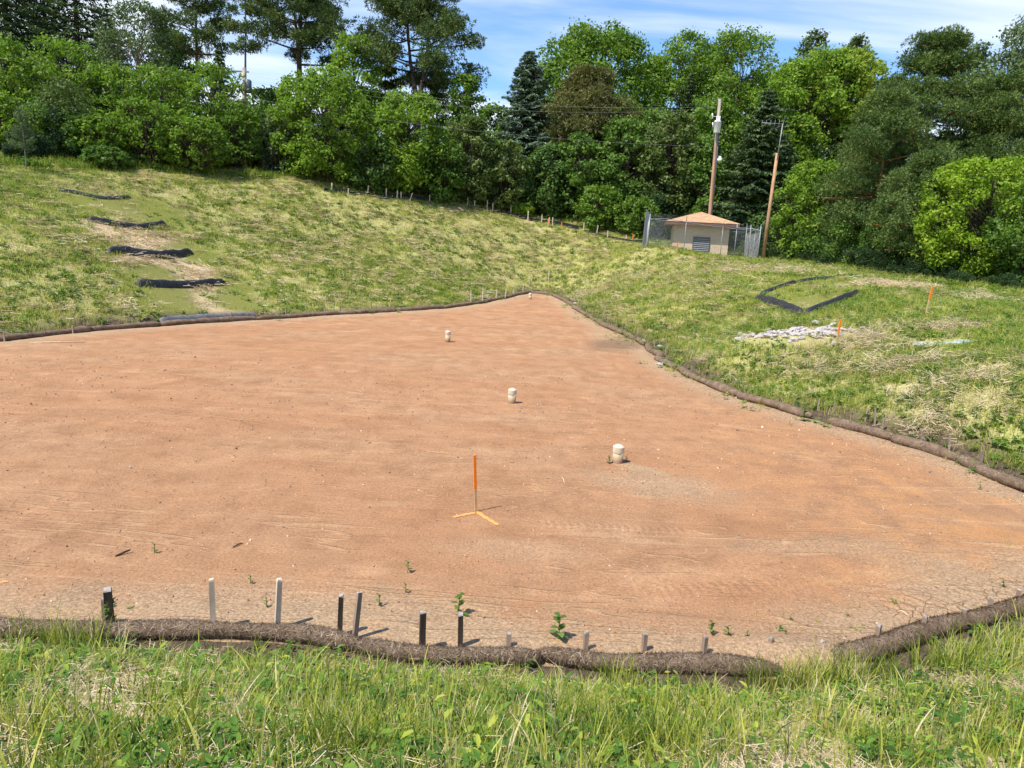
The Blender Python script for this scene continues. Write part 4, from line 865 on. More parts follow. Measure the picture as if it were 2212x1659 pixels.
def pine(g, H, W_, bot, size, dens, mat, bark, j0=1, upc=.55, nbr=34, fork=0, tw=.03, low=0., fat=1.):
    Vs = []; mb = MB(); tr = H*tw*.5; stems = []
    if fork:
        base = limb(mb, (0, 0, -.4), (0, 0, H*bot*.85), tr, tr*.85, g, .01, 4, 10)
        for k in range(fork):
            an = k*2.6+.3+math.pi*(fork == 2)*.1; q = Vector((math.cos(an)*W_*.10, math.sin(an)*W_*.06, H*(.97-.08*k)))
            stems.append(limb(mb, base[-1], q, tr*.7, .05, g, .05, 8, 8))
    else: stems.append(limb(mb, (0, 0, -.4), (g.normal()*.3, g.normal()*.2, H*.97), tr, .05, g, .015, 10, 10))
    for i in range(nbr):
        st = stems[i % len(stems)]; z = bot + (1-bot)*((i+.5)/nbr)**.9; zz = z*H
        q = min(st, key=lambda p: abs(p.z-zz)); t = (z-bot)/(1-bot); L = W_*.5*(.55+.45*math.sin(math.pi*min(1, t*1.1+.12)))*(1-.62*t**2.5)*g.uniform(.75, 1.12); an = i*2.4+g.normal()*.4
        rise = L*g.uniform(.1, upc)*(.4+.6*t) - low*L*(1-t)
        end = q+Vector((math.cos(an)*L, math.sin(an)*L, rise)); br = limb(mb, q, end, tr*.32*(1-t*.6), .025, g, .07, 5, 5)
        for j in range(j0, 6):
            p = br[j]; kk = 0 if j < 2 else 1 if j < 4 else 3
            for _ in range(kk+1):
                c = np.array(p)+g.normal(size=3)*np.array([.16, .16, .07])*L*.75+np.array([0, 0, .25]); r = g.uniform(.5, .95)*min(1.35, .45+W_*.08)*fat
                Vs.append(needles(g, c, r, int(dens*r*r*95*(.2/size)**1.2), size*1.9, size*.22, .62, .55))
    for st in stems: Vs.append(needles(g, np.array(st[-1]), .7, int(dens*70), size*2, size*.24, 1, .6))
    return Vs, mb, mat, bark
def spruce(g, H, W_, bot, size, dens, mat, bark, pw=.85, gap=.55):
    Vs = []; mb = MB(); limb(mb, (0, 0, -.4), (0, 0, H*.97), H*.014+.05, .03, g, .004, 8, 8); z = H*bot; k = 0
    while z < H-.3:
        t = (z-H*bot)/(H*(1-bot)); L0 = W_*.5*((1-t)**pw)*(.82+.36*g.random())+.15; nb_ = int(6+5*(1-t))
        for i in range(nb_):
            an = 2*math.pi*(i+g.random()*.6)/nb_+k; L = L0*g.uniform(.72, 1.12); dx = np.array([math.cos(an), math.sin(an), 0.])
            if i % 2 == 0: mb.tube([(0, 0, z), tuple(dx*L*.6+np.array([0, 0, z-L*.12])), tuple(dx*L*.95+np.array([0, 0, z-L*.17]))], [.035, .02, .008], 4)
            n = max(8, int(dens*L*46*(.2/size)**.8)); s = g.random(n)**.7; sag = -.34*s+.18*s**3
            P_ = dx*(s*L)[:, None]; P_[:, 2] = z+sag*L; side = np.array([-dx[1], dx[0], 0]); wv = (g.random(n)-.5)*2*(1-s*.65)*L*.36; P_ = P_+side*wv[:, None]; P_[:, 2] -= np.abs(wv)*.25+g.random(n)*.16
            a = unit(dx*.6+side*np.sign(wv)[:, None]*.7+g.normal(size=(n, 3))*.35+np.array([0, 0, -.32])); b = unit(np.cross(a, unit(np.array([0, 0, 1.])+g.normal(size=(n, 3))*.5)))
            LL = size*g.uniform(.7, 1.3, n); Vs.append(rhombi(P_, a, b, LL, LL*.36))
        z += gap*(1-.45*t)*g.uniform(.8, 1.2); k += 1.1
    return Vs, mb, mat, bark
LM = dict(
 locust=leafmat('locust_leaves', (.14,.24,.025), (.30,.41,.05), 0.45), maple=leafmat('maple_leaves', (.12,.215,.025), (.25,.36,.05), 0.42), bright=leafmat('bright_maple_leaves', (.16,.27,.028), (.34,.46,.055), 0.45),
 lime=leafmat('lime_green_leaves', (0.207, 0.325, 0.025), (0.414, 0.520, 0.044), .45), yellow=leafmat('yellow_leaves', (.22,.31,.035), (.48,.50,.06), 0.45), mid=leafmat('mid_green_leaves', (.10,.19,.03), (.22,.33,.06), 0.4),
 dark=leafmat('dark_green_leaves', (.075,.145,.03), (.17,.26,.055), 0.36), grey=leafmat('grey_green_leaves', (0.103, 0.156, 0.062), (0.207, 0.273, 0.106), .3), olive=leafmat('olive_leaves', (.10,.15,.035), (.22,.27,.075), 0.35),
 spruce=leafmat('blue_spruce_needles', (.10,.16,.095), (.23,.30,.19), 0.18), dspruce=leafmat('dark_spruce_needles', (.06,.105,.04), (.16,.22,.085), 0.18), pine=leafmat('pine_needles', (.07,.115,.03), (.21,.26,.07), 0.2),
 brpine=leafmat('brownish_pine_needles', (.12, .125, .035), (.27, .25, .08), .18), painted_shade=leafmat('painted_shade_leaves', (.03, .065, .018), (.075, .13, .03), .25), rpine=leafmat('soft_pine_needles', (.075, .13, .03), (.26, .33, .09), .25))  # understory leaves darkened: shading under the trees is painted into their colour
NV = [0]
def tree(kind, px, top, Y, wpx, bot, lm, label, name='tree', cat='tree', size=None, dens=1., bark=None, base=None, group=None, **kw):
    g = np.random.default_rng(abs(int(px*7+top*13+Y))+5); b0 = at(px, 400, Y); gz = T(b0.x, Y)
    zt = at(px, top, Y).z; H = zt-gz; W_ = wpx*Y/F; size = size or Y*.0024
    b_ = bot if bot <= 1 else max(.05, (at(px, bot, Y).z-gz)/H)
    fn = dict(b=broadleaf, p=pine, s=spruce)[kind]
    Vs, mb, mat, bk_ = fn(g, H, W_, b_, size, dens, LM[lm], bark or BARK, **kw)
    root = empty(name, (b0.x, Y, gz), label, cat, group)
    # leaves hidden deep below ground are dropped
    V = np.concatenate(Vs).reshape(-1, 4, 3); V = V[V[:, 0, 2] > -1.5]; NV[0] += len(V)
    link('crown', np_mesh('crown', V.reshape(-1, 3), np.arange(len(V)*4).reshape(-1, 4), mat), root)
    mb.build('trunk', bk_, root, True)
    return root
# --- back row, left
tree('s', 35, -330, 84, 300, .05, 'dspruce', 'tall dark spruce cut by the top left corner', 'spruce', dens=.8, gap=.8)
tree('s', 190, -300, 86, 270, .05, 'dspruce', 'tall dark spruce with layered drooping boughs, second from the left corner', 'spruce', dens=.75, gap=.95)
tree('s', 118, -190, 92, 230, .05, 'dspruce', 'dark spruce filling the space between the two corner spruces', 'spruce', dens=.7, gap=.9)
tree('b', 308, 2, 84, 175, .30, 'grey', 'loose grey-green leafy tree between the dark spruces and the pines', 'broadleaf_tree', dens=.45, size=.16, bark=BARKG, puff=(.12, .24), nbl=80)
tree('s', 480, 95, 80, 90, .3, 'dspruce', 'low dark conifer top under the leftmost pine', 'spruce', dens=.9)
tree('p', 432, -90, 86, 135, 160, 'pine', 'leftmost of the tall open pines, cut off by the top edge', 'pine_tree', dens=1.6, nbr=34, tw=.03, j0=3, fat=1.05, upc=.8)
tree('p', 530, -25, 80, 80, 130, 'pine', 'slender sparse pine above the grey utility pole', 'pine_tree', dens=.6, nbr=16, upc=.3, tw=.022, j0=3, fat=.9)
tree('p', 648, -90, 86, 185, 130, 'pine', 'broad dark pine with twin trunks, top out of the picture', 'pine_tree', dens=1.7, nbr=46, fork=2, tw=.038, j0=3, fat=1.1, upc=.8)
tree('p', 898, -12, 86, 240, 190, 'pine', 'big lone pine with forked trunk standing against the sky', 'pine_tree', dens=1.7, nbr=40, fork=2, tw=.046, j0=3, fat=1.08, upc=.8)
tree('p', 836, 128, 90, 90, .4, 'pine', 'small dark pine crown half hidden left of the lone pine', 'pine_tree', dens=1, nbr=22)
tree('p', 935, 160, 92, 80, .4, 'pine', 'small dark pine crown just right of the lone pine trunk', 'pine_tree', dens=.9, nbr=18)
tree('b', 762, 75, 82, 125, .3, 'bright', 'fresh green tree top left of the lone pine', 'broadleaf_tree')
tree('b', 1000, 160, 82, 92, .2, 'maple', 'rounded green tree right of the lone pine', 'broadleaf_tree', puff=(.2, .3))
# --- back row, middle and right
tree('s', 1130, 98, 78, 185, .22, 'spruce', 'blue-green spruce left of the big maple', 'spruce', dens=1.25, pw=.7, gap=.5)
tree('b', 1272, 55, 90, 300, .25, 'maple', 'big dense maple with pointed leafy top in the middle', 'maple_tree', dens=1.05, puff=(.16, .28), nbl=170)
tree('p', 1268, 165, 77, 190, .38, 'brpine', 'brownish olive pine in front of the big maple', 'pine_tree', dens=1.5, nbr=60, low=.2)
tree('b', 1452, 60, 88, 135, .42, 'locust', 'airy tall locust tree, left one of two', 'locust_tree', dens=.6, size=.17, puff=(.2, .34), nbl=38, tw=.02)
tree('b', 1570, 58, 88, 185, .42, 'locust', 'airy wide locust tree with dark limbs showing, right one of two', 'locust_tree', dens=.6, size=.17, puff=(.17, .28), nbl=52, tw=.022)
tree('s', 1472, 150, 80, 80, .3, 'dspruce', 'small dark spruce in front of the airy locusts', 'spruce')
tree('s', 1400, 215, 80, 80, .3, 'spruce', 'little spruce top just right of the brownish pine', 'spruce', dens=.8)
tree('b', 1722, 65, 92, 100, .3, 'grey', 'pale grey-green tree tips left above the yellow-topped tree', 'broadleaf_tree', dens=.6, puff=(.2, .35), nbl=40)
tree('b', 1815, 78, 92, 90, .3, 'grey', 'pale grey-green tree tip right above the yellow-topped tree', 'broadleaf_tree', dens=.6, puff=(.2, .35), nbl=36)
tree('b', 1800, 106, 73, 185, .62, 'yellow', 'yellow leafy top shining between the green crowns', 'maple_tree', dens=.8, puff=(.16, .28), nbl=44)
tree('b', 1740, 112, 74, 285, .25, 'bright', 'large yellow-green tree behind the two bare poles', 'maple_tree', dens=1., puff=(.14, .25), nbl=170)
tree('s', 1640, 185, 68, 235, .03, 'dspruce', 'tall dark green spruce between the two poles', 'spruce', dens=1., size=.2, pw=.62, gap=.55)
tree('b', 2190, 32, 72, 230, .2, 'grey', 'grey-green willow at the top right corner', 'willow_tree', dens=.8, droop=.7, aspect=.32, size=.22, puff=(.16, .28), nbl=120)
tree('b', 2060, 95, 80, 120, .3, 'grey', 'grey-green tree showing behind the large dark pine', 'broadleaf_tree', dens=.7, nbl=40)
tree('p', 1995, 92, 56, 290, .2, 'rpine', 'large soft dark pine with orange trunk on the right', 'pine_tree', dens=1.1, nbr=64, bark=BARKO, size=.13, low=.15, j0=2, fat=1.08)
tree('p', 1905, 225, 52, 230, .16, 'rpine', 'dark bushy pine standing left of the large one', 'pine_tree', dens=1.1, nbr=56, bark=BARKO, size=.125, low=.2, j0=2, fat=1.08)
tree('p', 2150, 190, 54, 260, .15, 'rpine', 'dark pine at the right edge with bent orange limb', 'pine_tree', dens=1.1, nbr=56, bark=BARKO, size=.13, low=.1, j0=2, fat=1.08)
tree('p', 1990, 355, 47, 210, .14, 'rpine', 'low spreading pine above the far inlet', 'pine_tree', dens=1.2, nbr=60, bark=BARKO, size=.115, low=.25)
tree('b', 1530, 205, 78, 170, .1, 'maple', 'leafy green tree filling the gap right behind the utility pole top', 'broadleaf_tree')
tree('b', 1405, 235, 79, 130, .1, 'mid', 'green tree between the brownish pine and the airy locusts', 'broadleaf_tree')
tree('b', 1330, 215, 82, 150, .1, 'maple', 'green tree just right of the brownish pine', 'broadleaf_tree')
tree('b', 1700, 250, 72, 150, .1, 'maple', 'green tree low behind the antenna', 'broadleaf_tree')
tree('b', 1060, 225, 80, 110, .1, 'mid', 'dark green tree left of the blue-green spruce', 'broadleaf_tree')
tree('b', 1395, 120, 96, 150, .1, 'maple', 'green tree top in the dip between big maple and airy locusts', 'broadleaf_tree')
tree('b', 1510, 95, 98, 170, .1, 'mid', 'distant green crown seen through the two airy locusts', 'broadleaf_tree')
tree('b', 1625, 150, 92, 140, .1, 'mid', 'green crown between the wide locust and the yellow-green tree', 'broadleaf_tree')
tree('b', 1890, 160, 86, 150, .1, 'grey', 'grey-green crown between the yellow top and the large pine', 'broadleaf_tree')
tree('s', 250, 10, 94, 170, .05, 'dspruce', 'dim spruce behind the loose grey-green tree', 'spruce', dens=.8, gap=.8)
tree('b', 375, 60, 94, 120, .1, 'dark', 'dark leafy crown behind the leftmost open pine', 'broadleaf_tree')
tree('b', 590, 190, 84, 150, .1, 'dark', 'dark shrub crown at the foot of the twin-trunked pine', 'broadleaf_tree')
# --- front row
GL = 'feathery bright green locusts along the left'
for i, (x, tp, Y, w_, lb, mt) in enumerate(((-70, 110, 60, 190, 'feathery locust beyond the left edge of the picture', 'locust'), (35, 86, 62, 180, 'feathery locust at the left edge with a tall rounded top', 'locust'), (160, 82, 63, 190, 'tallest pointed feathery locust, second from the left', 'locust'), (268, 140, 63, 170, 'feathery locust third from the left', 'locust'), (365, 142, 64, 180, 'feathery locust fourth from the left', 'locust'),
    (470, 140, 65, 190, 'feathery locust just left of the grey utility pole', 'locust'), (215, 250, 57, 150, 'low locust in front, its leaves hanging to the grass', 'locust'), (100, 255, 56, 150, 'low locust behind the thin sapling', 'locust'), (420, 250, 60, 160, 'low bright locust hanging over the shaded grass', 'locust'), (320, 215, 59, 150, 'mid height locust between the two low ones', 'locust'), (515, 225, 64, 120, 'locust under the grey utility pole', 'maple'), (5, 200, 56, 150, 'shaded locust low at the left edge', 'locust'))):
    tree('b', x, tp, Y, w_, .15, mt, lb, 'locust_tree', dens=.72, flat=.55, droop=.35, aspect=.42, size=.17, puff=(.17, .30), group=GL, nbl=110)
tree('b', 232, 318, 55, 100, .02, 'mid', 'dark round bush at the foot of the left locusts', 'bush', 'bush', dens=.8)
tree('b', 600, 245, 66, 95, .03, 'grey', 'dull grey-green bush between the locusts and the bright maple', 'bush', 'bush', dens=.8)
tree('b', 700, 148, 66, 225, .09, 'bright', 'big bright yellow-green maple left of centre', 'maple_tree', dens=.95, puff=(.15, .27), nbl=170)
tree('b', 880, 200, 68, 185, .09, 'bright', 'smaller bright yellow-green maple right of the big one', 'maple_tree', dens=.95, puff=(.16, .28), nbl=130)
tree('b', 800, 290, 66, 110, .02, 'dark', 'dark shrub wedged between the two bright maples', 'bush', 'bush')
tree('b', 1010, 250, 71, 130, .03, 'olive', 'olive-green shrub rising under the lone pine', 'bush', 'bush', puff=(.14, .25))
tree('b', 945, 300, 69, 130, .02, 'mid', 'mid-green shrub right of the smaller bright maple', 'bush', 'bush')
tree('b', 1085, 300, 72, 120, .02, 'olive', 'fine-leaved olive shrub under the blue spruce', 'bush', 'bush', puff=(.12, .22))
tree('b', 1180, 310, 73, 120, .02, 'dark', 'dark shrub below the brownish pine, left side', 'bush', 'bush')
tree('b', 1250, 285, 73, 110, .02, 'mid', 'green shrub below the brownish pine', 'bush', 'bush')
tree('b', 1345, 255, 73, 150, .03, 'mid', 'tall green shrub left of the utility pole', 'bush', 'bush', puff=(.14, .26))
tree('b', 1445, 245, 72, 150, .03, 'olive', 'fine-leaved tall shrub behind the pump house roof', 'bush', 'bush', puff=(.12, .22))
tree('b', 1525, 290, 70, 120, .03, 'mid', 'green shrub directly behind the utility pole', 'bush', 'bush')
tree('b', 1300, 400, 69, 110, .02, 'maple', 'low bright shrub in front of the wood, left of the enclosure', 'bush', 'bush')
tree('b', 1385, 425, 67, 100, .02, 'maple', 'low bright shrub touching the left of the enclosure', 'bush', 'bush')
tree('b', 1130, 440, 72, 60, .02, 'lime', 'tiny lime shrub behind the silt fence', 'bush', 'bush')
tree('b', 1770, 350, 57, 190, .04, 'bright', 'yellow-green bushy tree right of the bare antenna pole', 'maple_tree', dens=.95, puff=(.14, .25), nbl=130, size=.13)
tree('b', 1860, 400, 56, 120, .04, 'mid', 'shaded green bush beside the yellow-green bushy tree', 'bush', 'bush', size=.13)
tree('b', 2130, 338, 43, 280, .10, 'lime', 'bright lime-green tree at the right edge of the grass', 'maple_tree', dens=.9, puff=(.13, .24), nbl=150, size=.105, droop=.2)
tree('b', 2260, 380, 40, 200, .03, 'mid', 'shaded green tree cut by the right edge', 'broadleaf_tree', size=.11)
# sapling
q = hit(58, 372); Yq = max(q.y, 40)
g = np.random.default_rng(3); Hs = 128*Yq/F; Vs = []
mb = MB(); limb(mb, (0, 0, -.1), (-.12, 0, Hs*.95), .035, .01, g, .01, 6, 6)
for i in range(34):
    t = g.uniform(.28, .97); an = g.random()*6.28; L = (1-t)*1.0*g.uniform(.6, 1)+.15; s_ = Vector((-.12*t, 0, Hs*t)); e = s_+Vector((math.cos(an)*L, math.sin(an)*L, L*.55)); limb(mb, s_, e, .012, .004, g, .05, 3, 4)
    for k in range(3): Vs.append(blob_leaves(g, np.array(s_.lerp(e, .45+.27*k)), .2, 34, .05, .8, .2, .5, .3))
root = empty('sapling', q, 'thin young tree standing alone in the grass at the left edge', 'sapling'); mb.build('trunk', BARKG, root, True); link('crown', leaf_mesh('crown', Vs, LM['grey']), root)

# ------------------------------------------------------------------ scatter by geometry nodes
def hide_coll(name, objs_):
    c = bpy.data.collections.new(name)
    for o in objs_: c.objects.link(o)
    return c
def scatter(name, P_, rot, scl, idx_, tint, protos, label, cat=None, keepempty=True):
    me = bpy.data.meshes.new(name+'_points'); n = len(P_); me.vertices.add(n); me.vertices.foreach_set('co', P_.astype(np.float32).ravel())
    for nm, ty, d in (('rot', 'FLOAT_VECTOR', rot), ('scl', 'FLOAT_VECTOR', scl), ('idx', 'INT', idx_), ('tint', 'FLOAT', tint)):
        a = me.attributes.new(nm, ty, 'POINT'); a.data.foreach_set('vector' if ty == 'FLOAT_VECTOR' else 'value', np.ascontiguousarray(d, dtype=np.int32 if ty == 'INT' else np.float32).ravel())
    o = link(name, me); c = hide_coll(name+'_kinds', protos)
    t = bpy.data.node_groups.new(name+'_scatter', 'GeometryNodeTree'); t.interface.new_socket('Geometry', in_out='INPUT', socket_type='NodeSocketGeometry'); t.interface.new_socket('Geometry', in_out='OUTPUT', socket_type='NodeSocketGeometry')
    gi = t.nodes.new('NodeGroupInput'); go = t.nodes.new('NodeGroupOutput'); ip = t.nodes.new('GeometryNodeInstanceOnPoints'); ci = t.nodes.new('GeometryNodeCollectionInfo'); ci.inputs[0].default_value = c; ci.inputs['Separate Children'].default_value = True; ci.inputs['Reset Children'].default_value = True
    ip.inputs['Pick Instance'].default_value = True
    mp_ = t.nodes.new('GeometryNodeMeshToPoints'); t.links.new(gi.outputs[0], mp_.inputs[0]); t.links.new(mp_.outputs[0], ip.inputs['Points']); t.links.new(ci.outputs[0], ip.inputs['Instance'])
    def na(nm, ty):
        x = t.nodes.new('GeometryNodeInputNamedAttribute'); x.data_type = ty; x.inputs[0].default_value = nm; return x.outputs[0]
    t.links.new(na('idx', 'INT'), ip.inputs['Instance Index'])
    e2 = t.nodes.new('FunctionNodeEulerToRotation'); t.links.new(na('rot', 'FLOAT_VECTOR'), e2.inputs[0]); t.links.new(e2.outputs[0], ip.inputs['Rotation'])
    t.links.new(na('scl', 'FLOAT_VECTOR'), ip.inputs['Scale']); t.links.new(ip.outputs[0], go.inputs[0])
    md = o.modifiers.new('scatter', 'NODES'); md.node_group = t
    return tag(o, label, cat, kind='stuff')
def proto(name, me): return bpy.data.objects.new(name, me)
def blades(g, n, h0, h1, spread, width, mat, bend=.4, seg=3, flatlean=0.):
    """a tuft of tapering curved blades, two or three faces long each"""
    b = np.c_[g.normal(size=n)*spread, g.normal(size=n)*spread, np.zeros(n)]; h = g.uniform(h0, h1, n); an = g.random(n)*2*math.pi
    dr = np.c_[np.cos(an), np.sin(an), np.zeros(n)]; tw_ = g.random(n)*math.pi; sd_ = np.c_[np.cos(tw_), np.sin(tw_), np.zeros(n)]; bd = bend*g.uniform(.2, 1.3, n)
    rows = []
    for i in range(seg+1):
        t = i/seg; c = b+dr*(bd*h*t*t + flatlean*h*t)[:, None]; c[:, 2] = h*t*(1-.35*bd*t)*(1-flatlean*.8)-.02
        wv = width*(1-t)**.6*g.uniform(.7, 1.3, n) if i < seg else np.full(n, width*.12)
        rows.append((c-sd_*wv[:, None], c+sd_*wv[:, None]))
    V = np.concatenate([np.stack(r, 1) for r in rows], 1)           # n, 2*(seg+1), 3
    k = 2*(seg+1); base = (np.arange(n)*k)[:, None]
    Q = np.concatenate([base+np.array([[2*i, 2*i+1, 2*i+3, 2*i+2]]) for i in range(seg)], 1).reshape(-1, 4)
    return np_mesh('tuft', V.reshape(-1, 3), Q, mat)
def litter(g, n, rad, l0, l1, width, mat, zh=.05):
    P_ = np.c_[g.normal(size=n)*rad, g.normal(size=n)*rad, g.uniform(.005, zh, n)]; an = g.normal(size=n)*.9; a = unit(np.c_[np.cos(an), np.sin(an), g.normal(size=n)*.16]); b = unit(np.cross(a, unit(np.c_[g.normal(size=n)*.5, g.normal(size=n)*.5, np.ones(n)])))
    L = g.uniform(l0, l1, n)[:, None]; w2 = width
    V = np.stack([P_-a*L-b*w2, P_-a*L+b*w2, P_+a*L+b*w2, P_+a*L-b*w2], 1).reshape(-1, 3); return np_mesh('straw', V, np.arange(n*4).reshape(-1, 4), mat)
def herb(g, n, L, W_, mat, hgt=.1, spread=.08):
    """small broad leaves on a low weed, each leaf folded along its middle"""
    V = []; Q = []
    for i in range(n):
        an = g.random()*6.28; t = g.uniform(.3, 1); d = np.array([math.cos(an), math.sin(an), g.uniform(-.1, .7)]); d /= np.linalg.norm(d); s = np.array([-math.sin(an), math.cos(an), 0]); u_ = np.cross(s, d)*-1
        o_ = np.array([g.normal()*spread*.4, g.normal()*spread*.4, hgt*g.random()]); l = L*g.uniform(.6, 1.2); w_ = W_*g.uniform(.7, 1.2); k = len(V)
        V += [o_, o_+d*l*.35+s*w_+u_*w_*.35, o_+d*l*.4, o_+d*l*.35-s*w_+u_*w_*.35, o_+d*l*.75+s*w_*.7+u_*w_*.1-np.array([0, 0, l*.08]), o_+d*l*.75-np.array([0, 0, l*.10]), o_+d*l*.75-s*w_*.7+u_*w_*.1-np.array([0, 0, l*.08]), o_+d*l-np.array([0, 0, l*.22])]
        Q += [(k, k+1, k+2), (k, k+2, k+3), (k+1, k+4, k+5), (k+1, k+5, k+2), (k+2, k+5, k+6), (k+2, k+6, k+3), (k+4, k+7, k+5), (k+5, k+7, k+6)]
    return np_mesh('herb', np.array(V), np.array(Q), mat, k=3)
GS = [(0, (.06, .12, .018)), (.2, (.175, .26, .03)), (.45, (.41, .465, .055)), (.68, (.60, .59, .12)), (.86, (.66, .62, .26)), (1., (.80, .70, .44))]
GRASS = grassmat('grass_blades', GS, .5); STR = grassmat('dry_straw', [(0, (.26, .19, .11)), (.4, (.48, .37, .22)), (.75, (.66, .53, .33)), (1, (.78, .66, .44))], .2)
HERB = grassmat('weed_leaves', [(0, (.06, .14, .025)), (.4, (.12, .24, .035)), (.78, (.22, .35, .05)), (1, (.48, .52, .08))], .45)
G = np.random.default_rng(11)
near_p = [proto('tuft', blades(G, 11, .07, .25, .055, .005, GRASS, .55, 4)) for _ in range(6)] + [proto('tuft', blades(G, 6, .18, .34, .04, .006, GRASS, .4, 5)) for _ in range(3)] + [proto('herb', herb(G, 11, .08, .016, HERB, .17, .08)) for _ in range(3)] + [proto('herb', herb(G, 9, .055, .014, HERB, .10, .08)) for _ in range(2)] + [proto('tuft', blades(G, 5, .18, .34, .03, .007, GRASS, .5, 5)) for _ in range(2)] + [proto('tuft', blades(G, 14, .05, .15, .07, .004, GRASS, .6, 3)) for _ in range(2)]
mid_p = [proto('tuft', blades(G, 18, .08, .24, .15, .006, GRASS, .5, 3)) for _ in range(5)] + [proto('tuft', blades(G, 12, .18, .34, .10, .006, GRASS, .4, 3)) for _ in range(3)] + [proto('herb', herb(G, 12, .11, .035, HERB, .16, .14)) for _ in range(3)]
far_p = [proto('tuft', blades(G, 26, .07, .20, .26, .010, GRASS, .55, 2)) for _ in range(5)] + [proto('tuft', blades(G, 16, .14, .28, .2, .010, GRASS, .5, 2)) for _ in range(3)] + [proto('herb', herb(G, 14, .14, .05, HERB, .14, .2)) for _ in range(2)]
def region(x0, x1, y0, y1, dens):
    n = int((x1-x0)*(y1-y0)*dens); return G.uniform(x0, x1, n), G.uniform(y0, y1, n)
def visible(x, y, mrg=3.):               # keep what the photograph or a camera a step aside can see
    return np.abs(x) < y*.74+mrg
def place(name, x, y, protos, green, label, hs=(.75, 1.25), tbias=0., zoff=0., tall=None):
    sd_ = sdist(x, y); z = TV(x, y)
    n_ = len(x); i = G.integers(0, len(protos), n_); s = G.uniform(*hs, n_)
    S = np.c_[s, s, s*green]; Rr = np.c_[G.normal(size=n_)*.08, G.normal(size=n_)*.08, G.random(n_)*6.28]
    tn = np.clip(.46+tbias+(fbm(x, y, 1.0, 21)-.5)*np.where(y < 10.5, .7, .42)+(fbm(x, y, 9., 24)-.5)*.3+G.normal(size=n_)*np.where(y < 10.5, .24, .16)-.07*(y < 10.5), .02, 1.)
    scatter(name, np.c_[x, y, z+zoff], Rr, S, i, tn, protos, label, 'grass')
BARE = [(hit(*p), r) for p, r in (((1600, 736), .35), ((1640, 733), .5), ((1680, 729), .6), ((1720, 728), .75), ((1760, 726), .75), ((1800, 724), .7), ((1835, 722), .5), ((1990, 744), .35), ((2020, 743), .35), ((2050, 741), .35), ((2080, 740), .35))]
def bare(x, y):
    v = np.ones(np.shape(x))
    for p, r in BARE: v = np.minimum(v, np.clip((np.hypot(x-p.x, (y-p.y)*.8)-r)/(.5*r)+.12, .06, 1))
    return v
def gmask(x, y, thr=.5):
    sd_ = sdist(x, y); f = fbm(x, y, .8, 31)*.7+fbm(x, y, 5., 35)*.3; sw = swale(x, y)
    pr = np.clip((f-.20)*3.2, .3, 1)*np.clip((-sd_-.25)/1.3, .0, 1)**.8*(1-.88*np.clip(sw*2-.3, 0, 1))*(1-.86*np.clip(lush(x, y)*2.2-.4, 0, 1))
    return pr*bare(x, y)
x, y = region(-11.5, 11.5, 2.2, 10.5, 260); k = visible(x, y, 4.) & (sdist(x, y) < -.12); x, y = x[k], y[k]; edge_ = np.clip((-sdist(x, y)-.15)/1.1, .07, 1)
pr = np.clip((fbm(x, y, .55, 31)*.6+fbm(x, y, 1.7, 37)*.4-.34)*4.2, .14, 1)*edge_; k = G.random(len(x)) < pr; x, y = x[k], y[k]
place('grass', x, y, near_p, np.clip(.55+.6*np.clip((-sdist(x, y))/2, 0, 1), .4, 1.1), 'tall mixed grass and weeds on the near bank', tbias=-.02)
x, y = region(-10, 30, 9, 36, 85); k = visible(x, y, 4.) & (sdist(x, y) < -.2) & ((x > -2) | (y < 12)); x, y = x[k], y[k]; k = G.random(len(x)) < gmask(x, y)*np.clip(1.25-(y-12)/45, .5, 1); x, y = x[k], y[k]
place('grass', x, y, mid_p, np.ones(len(x))*.95, 'grass on the right-hand slope', tbias=.06)
x, y = region(-42, 34, 20, 80, 46); k = visible(x, y, 2.) & (sdist(x, y) < -.25) & ~((x > 0) & (y < 35)); x, y = x[k], y[k]; k = G.random(len(x)) < gmask(x, y)*.84*np.clip(1.5-y/75, .45, 1)*np.clip(1.05-.25*(x < -12)*(fbm(x, y, 2.2, 44) > .5), 0, 1); x, y = x[k], y[k]
place('grass', x, y, far_p, np.ones(len(x))*.95, 'thin green grass growing through straw on the left hillside', tbias=.02)
# rank tufts hiding the spilled sand and the buried wattle
xs, ys = [], []
for (px, py, rx, n__) in ((1640, 1475, .4, 18), (1740, 1480, .5, 46), (1830, 1480, .4, 24), (1900, 1468, .5, 14), (2010, 1450, .5, 24), (2120, 1430, .5, 26), (90, 1400, .7, 30), (200, 1400, .35, 12), (1340, 1478, .3, 14), (2150, 1400, .5, 16), (40, 1600, .9, 60), (740, 1640, .4, 40), (1000, 1640, .4, 30), (1260, 1600, .35, 40), (1420, 1640, .4, 50), (1560, 1600, .4, 30)):
    q = hit(px, py); xs.append(q.x+G.normal(size=n__)*rx*.5); ys.append(q.y+G.normal(size=n__)*.12*(1 if py < 1500 else 2))
xs = np.concatenate(xs); ys = np.concatenate(ys); k = sdist(xs, ys) < -.14; xs, ys = xs[k], ys[k]
tl = [proto('tuft', blades(G, 8, .28, .55, .05, .0055, GRASS, .4, 5)) for _ in range(4)]
place('grass', xs, ys, tl, np.ones(len(xs))*.85, 'rank tall tufts standing out of the near bank grass', tbias=-.12)
